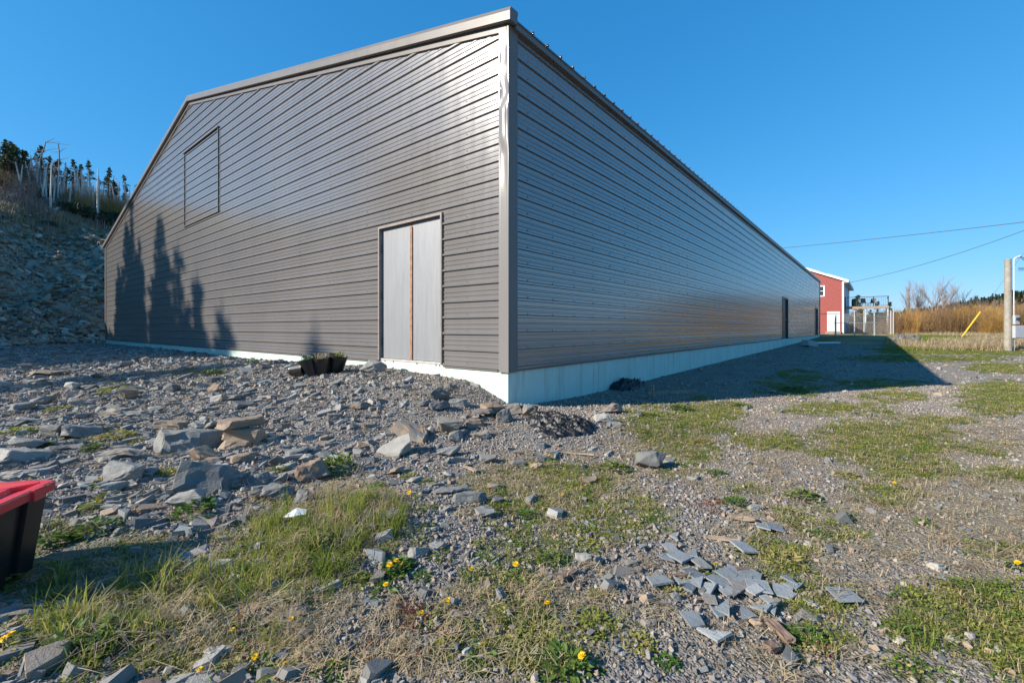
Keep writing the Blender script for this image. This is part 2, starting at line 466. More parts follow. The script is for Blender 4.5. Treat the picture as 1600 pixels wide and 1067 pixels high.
# ------------------------------------------------------------------ ground sheet
def axis(lo, hi, c, A, du):
    u0 = math.asinh((lo - c) / A); u1 = math.asinh((hi - c) / A)
    n_ = int((u1 - u0) / du)
    return c + A * np.sinh(np.linspace(u0, u1, n_))
gx = axis(-160, 420, -0.5, 2.6, 0.0155)
gy = axis(-25, 460, 3.0, 2.6, 0.0155)
GX, GY = np.meshgrid(gx, gy)
GZ = height(GX, GY)
nx, ny = len(gx), len(gy)
ii = (np.arange(ny - 1)[:, None] * nx + np.arange(nx - 1)[None, :]).ravel()
quads = np.stack([ii, ii + 1, ii + 1 + nx, ii + nx], 1)
hs_ = hill_s(GX, GY)
grn = veg(GX, GY, GZ, GREEN, .95, 3.0); dry = veg(GX, GY, GZ, DRY, 0.6, 2.0, 77)
me = np_mesh('ground', np.stack([GX.ravel(), GY.ravel(), GZ.ravel()], 1), quads,
             {'green': grn, 'dry': dry, 'rock': sstep(-0.3, 0.8, hs_) , 'turf': sstep(8.5, 11.5, hs_ + fbm(GX * .4, GY * .4, 5, 3) * 4),
              'yard': sstep(0.3, 3.0, GX - 0.25 * GY + 0.5) , 'field': sstep(22, 30, GY + fbm(GX * .2, GY * .2, 9, 3) * 6) * (hs_ < -2)}, smooth=True)
def ground_mat():
    k = NT('stony_ground')
    p = k.geo()
    vor = k.n('TexVoronoi'); vor.inputs['Scale'].default_value = 42; k.l(p, vor.inputs['Vector'])
    v2 = k.n('TexVoronoi'); v2.inputs['Scale'].default_value = 105; k.l(p, v2.inputs['Vector'])
    stone = k.ramp(vor.outputs['Color'], [(0.1, (0.095, 0.088, 0.086)), (0.5, (0.165, 0.152, 0.145)), (0.85, (0.26, 0.24, 0.225))])
    stone2 = k.ramp(v2.outputs['Color'], [(0.1, (0.125, 0.108, 0.092)), (0.5, (0.21, 0.184, 0.158)), (0.9, (0.33, 0.29, 0.245))])
    grit = k.mix(k.ramp(k.noise(1.1, 4, 0.6), [(0.35, (0, 0, 0)), (0.65, (1, 1, 1))]), stone, stone2)
    yard = k.mix(k.ramp(k.noise(0.8, 5, 0.65), [(0.3, (0, 0, 0)), (0.7, (1, 1, 1))]), stone2,
                 k.ramp(v2.outputs['Color'], [(0.1, (0.20, 0.165, 0.13)), (0.9, (0.38, 0.325, 0.265))]))
    c = k.mix(k.attr('yard'), grit, yard)
    soil = k.ramp(k.noise(25, 4, 0.7), [(0.3, (0.09, 0.07, 0.05)), (0.7, (0.20, 0.155, 0.10))])
    thatch = k.ramp(k.noise(40, 4, 0.7), [(0.3, (0.15, 0.12, 0.07)), (0.7, (0.32, 0.26, 0.16))])
    turf = k.ramp(k.noise(30, 4, 0.7), [(0.3, (0.07, 0.085, 0.028)), (0.7, (0.15, 0.15, 0.055))])
    c = k.mix(k.math('MULTIPLY', k.attr('dry'), 0.62), c, thatch)
    c = k.mix(k.math('MULTIPLY', k.attr('green'), 0.65), c, k.mix(0.5, soil, turf))
    field = k.mix(k.ramp(k.noise(0.35, 4, 0.6), [(0.4, (0, 0, 0)), (0.6, (1, 1, 1))]), (0.12, 0.14, 0.045), (0.30, 0.235, 0.125))
    c = k.mix(k.attr('field'), c, field)
    sep = k.n('SeparateXYZ'); k.l(p, sep.inputs[0])
    lay = k.noise(1.0, 5, 0.65, k.mapping(p, (0.9, 0.9, 3.5)))
    rk = k.ramp(lay, [(0.25, (0.22, 0.195, 0.165)), (0.5, (0.38, 0.325, 0.26)), (0.75, (0.50, 0.43, 0.34))])
    rk = k.mix(k.ramp(k.noise(0.6, 4, 0.6), [(0.55, (0, 0, 0)), (0.75, (.7, .7, .7))]), rk, (0.19, 0.125, 0.07))
    c = k.mix(k.attr('rock'), c, rk)
    hg = k.ramp(k.noise(3, 5, 0.7), [(0.3, (0.24, 0.19, 0.10)), (0.7, (0.44, 0.36, 0.22))])
    c = k.mix(k.math('MULTIPLY', k.attr('rock'), k.attr('turf')), c, hg)
    k.color(c)
    b1 = k.math('MULTIPLY', vor.outputs['Distance'], -1.0)
    b2 = k.math('MULTIPLY', v2.outputs['Distance'], -0.6)
    hh = k.math('ADD', k.math('ADD', b1, b2), k.math('MULTIPLY', k.math('MULTIPLY', lay, k.attr('rock')), 6.0))
    k.bump(hh, 0.7, 0.02)
    return k.set(0.92, 0.15)
g = link('ground', me, ground_mat()); tag(g, kind='structure')
g['label'] = 'stony ground with gravel, slate rubble and patchy grass'

# ------------------------------------------------------------------ the metal building
bld = empty('metal_building', (C0[0], C0[1], 0), math.atan2(DR[1], DR[0]))
tag(bld, 'large brown metal-clad building with low gable and mint green foundation', 'building')
EAVE = 5.0                     # top of the wall at the long side (local z)
SL = 0.238                     # roof slope
MID = BW / 2
def rake(y): return EAVE + SL * (MID - abs(y - MID))
PITCH = 0.2286
PROF = [(0.0, -0.005), (0.007, -0.005), (0.013, 0.025), (0.036, 0.025), (0.056, 0.0), (0.086, 0.0), (0.094, 0.0068), (0.108, 0.0068), (0.117, 0.0),
        (0.148, 0.0), (0.156, 0.0068), (0.170, 0.0068), (0.179, 0.0), (0.2286, 0.0)]
def prof_clip(z0, lo, hi):
    """profile points of the course that starts at z0, kept between lo and hi"""
    pts = [(z0 + a, d) for a, d in PROF]
    out = []
    for (za, da), (zb, db) in zip(pts[:-1], pts[1:]):
        a, b_ = max(za, lo), min(zb, hi)
        if b_ - a <= 1e-5: continue
        f_ = lambda z: da + (db - da) * (z - za) / (zb - za)
        if not out: out.append((a, f_(a)))
        out.append((b_, f_(b_)))
    return out
def strip(mb, pts, y0f, y1f, P):
    n_ = len(pts)
    if n_ < 2: return
    vs = []
    for z, d in pts: vs.append(P(y0f(z), d, z)); vs.append(P(y1f(z), d, z))
    mb.add(vs, [(2 * i, 2 * i + 1, 2 * i + 3, 2 * i + 2) for i in range(n_ - 1)])
DOOR = (1.235, 2.815, ZB, 2.795)            # opening in the gable: t0, t1, z0, z1
HATCH = (10.20, 13.26, 4.27, 6.60)
Pg = lambda t, d, z: (-d, t, z)
def cut_courses(P, t_lo, t_hi, top, opens, inset=(0.02,)):
    k = 0
    z0 = ZB
    while z0 < top:
        parts_ = {}
        cuts = sorted({z0, min(z0 + PITCH, top)} | {c for o in opens for c in (o[2], o[3]) if z0 < c < z0 + PITCH})
        for lo, hi in zip(cuts[:-1], cuts[1:]):
            mid = (lo + hi) / 2
            pts = prof_clip(z0, lo, hi)
            spans = []; cur = None
            holes = sorted([(o[0], o[1]) for o in opens if o[2] - 1e-4 <= mid <= o[3] + 1e-4])
            edges = [t_lo] + [f for h in holes for f in ((lambda z, v=h[0]: v), (lambda z, v=h[1]: v))] + [t_hi]
            for i in range(0, len(edges), 2):
                good = [(z, d) for z, d in pts if edges[i](z) < edges[i + 1](z)]
                key = i if len(cuts) == 2 else 0
                strip(parts_.setdefault(key, MB()), good, edges[i], edges[i + 1], P)
        for mb in parts_.values():
            if mb.v: mb.build('siding_panel', M['siding'], bld, fix=False)
        z0 += PITCH; k += 1
lo_g = lambda z: 0.1 + max(0, (z - EAVE) / SL)
hi_g = lambda z: BW - 0.1 - max(0, (z - EAVE) / SL)
cut_courses(Pg, lo_g, hi_g, EAVE + SL * MID, [DOOR, HATCH])
WD = [(22.1, 23.8, ZB, 2.72), (38.2, 39.9, ZB, 2.72)]      # recessed doors in the long wall
Pr = lambda t, d, z: (t, -d, z)
cut_courses(Pr, lambda z: 0.12, lambda z: BL - 0.1, EAVE, WD)
# wall core behind the cladding
mb = MB()
def gpoly(y0, y1):
    pts = [(y0, ZB - 0.01)]
    ys = [y0] + ([MID] if y0 < MID < y1 else []) + [y1]
    return [(y0, ZB - .01), (y1, ZB - .01)] + [(y, rake(y) - 0.02) for y in reversed(ys)]
for y0, y1 in ((0.03, DOOR[0] - .01), (DOOR[1] + .01, BW - .03)):
    mb.prism(gpoly(y0, y1), 0.006, 0.2, 'x')
mb.prism([(DOOR[0] - .01, DOOR[3] + .01), (DOOR[1] + .01, DOOR[3] + .01), (DOOR[1] + .01, rake(DOOR[1]) - .02), (DOOR[0] - .01, rake(DOOR[0]) - .02)], 0.006, 0.2, 'x')
mb.prism(gpoly(0.03, BW - 0.03), BL - 0.2, BL, 'x')
xs = [0.21, WD[0][0] - .01, WD[0][1] + .01, WD[1][0] - .01, WD[1][1] + .01, BL - 0.21]
for i in range(0, 6, 2): mb.box(xs[i], xs[i + 1], 0.006, 0.2, ZB - .01, EAVE - .02)
for o in WD: mb.box(o[0] - .01, o[1] + .01, 0.006, 0.2, o[3] + .01, EAVE - .02)
mb.box(0.21, BL - .21, BW - .2, BW, ZB - .01, EAVE - .02)
mb.build('wall', M['trim'], bld)
# foundation with formwork seams
mb = MB()
mb.box(0.0, BL, 0.0, 0.25, -0.5, ZB - .012)
mb.box(0.0, 0.25, 0.252, BW, -0.5, ZB - .012)
mb.box(BL - .25, BL, 0.252, BW, -0.5, ZB - .012)
mb.box(0.252, BL - .252, BW - .25, BW, -0.5, ZB - .012)
mb.box(0.001, 0.2, DOOR[0], DOOR[1], ZB - .0115, ZB + 0.022)
mb.build('foundation', M['foundation'], bld)
mb = MB(); mb.box(0.0, 0.006, -0.003, 0.003, -0.3, ZB - .013); sm_ = mb.mesh('formwork_seam')
x = 1.22
while x < 24:
    link('formwork_seam', sm_, M['concrete'], bld).location = (x, 0, 0); x += 1.22
# base flashing below the siding
mb = MB()
for y0, y1 in ((0.16, DOOR[0] - .02), (DOOR[1] + .02, BW)):
    mb.box(-0.024, 0.005, y0, y1, ZB - 0.012, ZB + 0.004)
for i in range(0, 6, 2): mb.box((0.17, xs[1], xs[2], xs[3], xs[4], xs[5] + .1)[i], (0.17, xs[1], xs[2], xs[3], xs[4], BL)[i + 1], -0.024, 0.005, ZB - 0.012, ZB + 0.004)
mb.build('base_flashing', M['trim'], bld)
# corner flashing: outer skin with shallow buckles in the sheet
def corner_sheet(name, P, wdt, z0, z1, dent, m):
    nu, nv = 14, 150
    V = []; 
    for j in range(nv + 1):
        z = z0 + (z1 - z0) * j / nv
        for i in range(nu + 1):
            u = wdt * i / nu
            d = 0.032 + (0.004 if i in (1, nu - 1) else 0)
            if dent:
                hgt = (z - z0) / (z1 - z0)
                amp = 0.024 * float(sstep(0.50, 0.66, hgt) * (1 - sstep(0.90, 0.96, hgt)))
                d += amp * (float(vnoise(np.array(z * 3.6), np.array(u * 5.0 + 1.7), 5)) * 2.0) * math.sin(math.pi * i / nu)
            V.append(P(u, d, z))
    q = [(j * (nu + 1) + i, j * (nu + 1) + i + 1, (j + 1) * (nu + 1) + i + 1, (j + 1) * (nu + 1) + i) for j in range(nv) for i in range(nu)]
    # returns to the wall on the inner edge, closing top and bottom
    n0 = len(V)
    for j in (0, nv):
        V.append(P(wdt, 0.0, z0 + (z1 - z0) * j / nv))
    q += [((0) * (nu + 1) + nu, n0, n0 + 1, nv * (nu + 1) + nu)]
    me_ = bpy.data.meshes.new(name); me_.from_pydata(V, [], q); me_.update()
    for p_ in me_.polygons: p_.use_smooth = dent
    return link(name, me_, m, bld)
corner_sheet('corner_trim', lambda u, d, z: (-d, u - 0.032, z), 0.165, ZB - 0.02, EAVE + 0.0, True, M['dented'])
corner_sheet('corner_trim', lambda u, d, z: (u - 0.032, -d, z), 0.19, ZB - 0.02, EAVE + 0.0, False, M['trim'])
mb = MB(); mb.box(-0.03, 0.12, BW - .14, BW + .03, ZB - .02, EAVE); mb.build('corner_trim', M['trim'], bld)
mb = MB(); mb.box(BL - .14, BL + .03, -.03, .12, ZB - .02, EAVE); mb.build('corner_trim', M['trim'], bld)
# rake trim on the gable
for sgn in (0, 1):
    def Y(v): return v if sgn == 0 else BW - v
    def bar(x0, x1, zo0, zo1, name, m, ya, yb, parent):
        mb = MB()
        vs = []
        for xx in (x0, x1):
            for yv in (ya, yb):
                for zo in (zo0, zo1): vs.append((xx, Y(yv), EAVE + SL * min(yv, MID) + zo))
        mb.add(vs, [(0, 1, 3, 2), (4, 6, 7, 5), (0, 4, 5, 1), (2, 3, 7, 6), (0, 2, 6, 4), (1, 5, 7, 3)])
        return mb.build(name, m, parent)
    rt = bar(-0.105, 0.05, 0.02, 0.135, 'rake_trim', M['trim'], -0.115, MID, bld)
    # sloping cap above the face
    mb = MB()
    vs = []
    for yv in (-0.115, MID):
        zc = EAVE + SL * min(yv, MID)
        vs += [(-0.105, Y(yv), zc + .136), (0.06, Y(yv), zc + .136), (0.06, Y(yv), zc + .19), (-0.085, Y(yv), zc + .19)]
    mb.add(vs, [(0, 1, 2, 3), (4, 7, 6, 5), (0, 4, 5, 1), (1, 5, 6, 2), (2, 6, 7, 3), (3, 7, 4, 0)])
    mb.build('trim_cap', M['trim'], rt)
    bar(-0.034, 0.02, -0.075, 0.008, 'drip_edge', M['trim'], 0.0, MID, rt)
# roof sheets with ribs, and the eave trim
for sgn in (0, 1):
    mb = MB()
    def Y(v): return v if sgn == 0 else BW - v
    z0, z1 = rake(0) + 0.07 - 0.1 * SL, EAVE + SL * MID + 0.07
    mb.add([(0.062, Y(-.10), z0), (BL + .1, Y(-.10), z0), (BL + .1, Y(MID), z1), (0.062, Y(MID), z1),
            (0.062, Y(-.10), z0 + .02), (BL + .1, Y(-.10), z0 + .02), (BL + .1, Y(MID), z1 + .02), (0.062, Y(MID), z1 + .02)],
           [(0, 3, 2, 1), (4, 5, 6, 7), (0, 1, 5, 4), (1, 2, 6, 5), (2, 3, 7, 6), (3, 0, 4, 7)])
    x = 0.4
    while x < BL:
        vs = []
        for yv, zz in ((-.115, z0 - .003), (MID - .02, z1)):
            vs += [(x - .028, Y(yv), zz + .021), (x - .012, Y(yv), zz + .052), (x + .012, Y(yv), zz + .052), (x + .028, Y(yv), zz + .021)]
        mb.add(vs, [(0, 1, 2, 3), (4, 7, 6, 5), (0, 4, 5, 1), (1, 5, 6, 2), (2, 6, 7, 3)])
        x += 0.345
    mb.build('roof_sheet', M['roof'], bld)
    mb = MB()
    ya, yb = sorted((Y(-.085), Y(.004))); mb.box(0.062, BL + .05, ya, yb, EAVE - .035, EAVE + .05)
    mb.build('eave_trim', M['trim'], bld)
# steel double door in the gable
t0, t1, zd0, zd1 = DOOR
mb = MB()
mb.box(-0.036, 0.12, t0, t0 + .032, zd0 + .024, zd1); mb.box(-0.036, 0.12, t1 - .032, t1, zd0 + .024, zd1)
mb.box(-0.036, 0.12, t0 + .033, t1 - .033, zd1 - .035, zd1)
mb.build('door_frame', M['frame'], bld)
mb = MB(); mb.box(-0.01, 0.12, t0 + .033, t1 - .033, zd0 + .0225, zd0 + .052); mb.build('threshold', M['primer'], bld)
tm = t0 + 0.763
for a, b_, hside in ((t0 + .04, tm - .022, 0), (tm + .022, t1 - .04, 1)):
    mb = MB(); mb.box(0.03, 0.075, a, b_, zd0 + .058, zd1 - .045)
    leaf = mb.build('door_leaf', M['galv'], bld)
    for zz in (0.28, 1.05, 1.83):
        mb = MB(); ye = a if hside == 0 else b_
        mb.box(0.016, 0.0295, ye - .012, ye + .012, zd0 + zz, zd0 + zz + .12)
        mb.tube((0.014, ye, zd0 + zz), (0.014, ye, zd0 + zz + .12), .009, n=8)
        mb.build('hinge', M['hinge'], leaf)
mb = MB(); mb.box(0.012, 0.029, tm - .025, tm + .025, zd0 + .058, zd1 - .10); mb.box(0.0305, .06, tm - .0215, tm + .0215, zd0 + .058, zd1 - .046)
mb.build('meeting_strip', M['rust'], bld)
for yy in (t0 + .08, t0 + .16, t0 + .6, t0 + 1.2, t1 - .15):
    mb = MB(); mb.tube((-0.008, yy, ZB + .006), (0.002, yy, ZB + .006), .013, n=6); mb.build('rust_bolt', M['rust'], bld)
# the blanked-off hatch high in the gable: narrow trims round a panel of the same cladding
h0, h1, hz0, hz1 = HATCH
mb = MB(); mb.box(-0.001, .004, h0, h1, hz0, hz1); hp = mb.build('hatch', M['trim'], bld)
z0 = ZB + PITCH * round((hz0 - ZB) / PITCH)
z0 -= PITCH
while z0 < hz1:
    lo, hi = max(z0, hz0 + .03), min(z0 + PITCH, hz1 - .078)
    if hi - lo > .02:
        mb = MB(); strip(mb, prof_clip(z0, lo, hi), lambda z: h0 + .076, lambda z: h1 - .076, lambda t, d, z: (-d - 0.003, t, z))
        mb.build('siding_panel', M['siding'], hp, fix=False)
    z0 += PITCH
mb = MB()
mb.box(-0.034, -.0015, h0 + .055, h0 + .075, hz0, hz1); mb.box(-0.034, -.0015, h1 - .075, h1 - .05, hz0, hz1)
mb.box(-0.06, -.0015, h0, h1, hz1 - .025, hz1); mb.box(-0.05, -.0015, h0, h1, hz0, hz0 + .025)
mb.build('hatch_trim', M['trim'], hp)
mb = MB(); mb.box(-0.004, -.0015, h0 + .002, h0 + .054, hz0 + .026, hz1 - .026); mb.box(-0.004, -.0015, h1 - .049, h1 - .001, hz0 + .026, hz1 - .026)
mb.box(-0.006, -.0015, h0 + .076, h1 - .076, hz1 - .075, hz1 - .026)
mb.build('hatch_gap', M['dark'], hp)
# two recessed doors in the long wall
for (a, b_, c_, d_) in WD:
    mb = MB(); mb.box(a, a + .09, -0.03, .13, c_, d_); mb.box(b_ - .09, b_, -0.03, .13, c_, d_); mb.box(a + .091, b_ - .091, -0.03, .13, d_ - .09, d_)
    fr = mb.build('door_frame', M['darkdoor'], bld)
    mb = MB(); mb.box(a + .092, b_ - .092, .07, .12, c_ + .01, d_ - .092); lf = mb.build('door_leaf', M['darkdoor'], bld)
    mb = MB(); mb.tube((b_ - .2, .069, c_ + 1.0), (b_ - .2, .01, c_ + 1.0), .012); mb.tube((b_ - .21, .01, c_ + 1.0), (b_ - .32, .01, c_ + 1.0), .012)
    mb.build('handle', M['galvpost'], lf)
# screw heads along the cladding
mb = MB()
def screw(c, nrm):
    c = Vector(c); nrm = Vector(nrm)
    mb.tube(c, c + nrm * .007, .0105, .008, n=6)
for r in range(20):
    z = ZB + r * PITCH + .066
    x = 0.42
    while x < 14:
        screw((x, -.0003, z), (0, -1, 0)); x += 0.61
for r in range(0, 32):
    z = ZB + r * PITCH + .066
    y = 0.75
    while y < 14:
        ok = lo_g(z) + .1 < y and not any(o[0] - .05 < y < o[1] + .05 and o[2] - .05 < z < o[3] + .05 for o in (DOOR, HATCH))
        if ok: screw((-.0003, y, z), (-1, 0, 0))
        y += 1.22
sc_ = mb.build('screw_heads', M['trim'], bld, fix=False); sc_['kind'] = 'stuff'

# ------------------------------------------------------------------ stones, one by one
def hull(pts, name, bev=0.0):
    bm = bmesh.new()
    for p in pts: bm.verts.new(p)
    bmesh.ops.convex_hull(bm, input=bm.verts[:], use_existing_faces=False)
    loose = [v for v in bm.verts if not v.link_faces]
    bmesh.ops.delete(bm, geom=loose, context='VERTS')
    if bev:
        bmesh.ops.dissolve_limit(bm, angle_limit=R(9), verts=bm.verts[:], edges=bm.edges[:])
        bmesh.ops.bevel(bm, geom=bm.edges[:], offset=bev, segments=1, affect='EDGES', clamp_overlap=True)
    bmesh.ops.triangulate(bm, faces=bm.faces[:])
    bmesh.ops.recalc_face_normals(bm, faces=bm.faces[:])
    me_ = bpy.data.meshes.new(name); bm.to_mesh(me_); bm.free()
    return me_

def slab_pts(r, lx, ly, lz, n=7, skew=0.25):
    """a slate slab: ragged outline, flat faces, broken edges; base at z = 0"""
    pts = []
    ang = sorted(r.uniform(0, 2 * math.pi) for _ in range(n))
    tx, ty = r.uniform(-skew, skew) * lz / lx, r.uniform(-skew, skew) * lz / ly
    for a in ang:
        k = r.uniform(0.72, 1.0)
        px, py = math.cos(a) * lx / 2 * k, math.sin(a) * ly / 2 * k
        q = r.uniform(0.7, 1.0)
        pts.append((px, py, r.uniform(0, 0.25) * lz))
        pts.append((px * q + r.uniform(-.06, .06) * lx, py * q + r.uniform(-.06, .06) * ly, lz * (1 + px * tx + py * ty) * r.uniform(.92, 1.0)))
    return pts
def chunk_pts(r, lx, ly, lz, n=16):
    pts = []
    for _ in range(n):
        v = Vector((r.gauss(0, 1), r.gauss(0, 1), r.gauss(0, 1))).normalized()
        m_ = max(abs(v.x), abs(v.y), abs(v.z)) ** 0.75
        pts.append((v.x / m_ * lx / 2, v.y / m_ * ly / 2, (v.z / m_ + 1) * lz / 2))
    return pts
def layered(r, lx, ly, lz, name, nl=3):
    """a block split along its bedding into a few sheets lying on each other"""
    bm = bmesh.new()
    z = 0
    for i in range(nl):
        t = lz / nl * r.uniform(.7, 1.25)
        sub = slab_pts(r, lx * r.uniform(.8, 1), ly * r.uniform(.8, 1), t, 7, .2)
        ox, oy = r.uniform(-.08, .08) * lx, r.uniform(-.08, .08) * ly
        me_ = hull([(a + ox, b + oy, c + z) for a, b, c in sub], 'tmp', min(lx, ly) * .012)
        bm.from_mesh(me_); bpy.data.meshes.remove(me_)
        z += t * .86
    me_ = bpy.data.meshes.new(name); bm.to_mesh(me_); bm.free()
    return me_

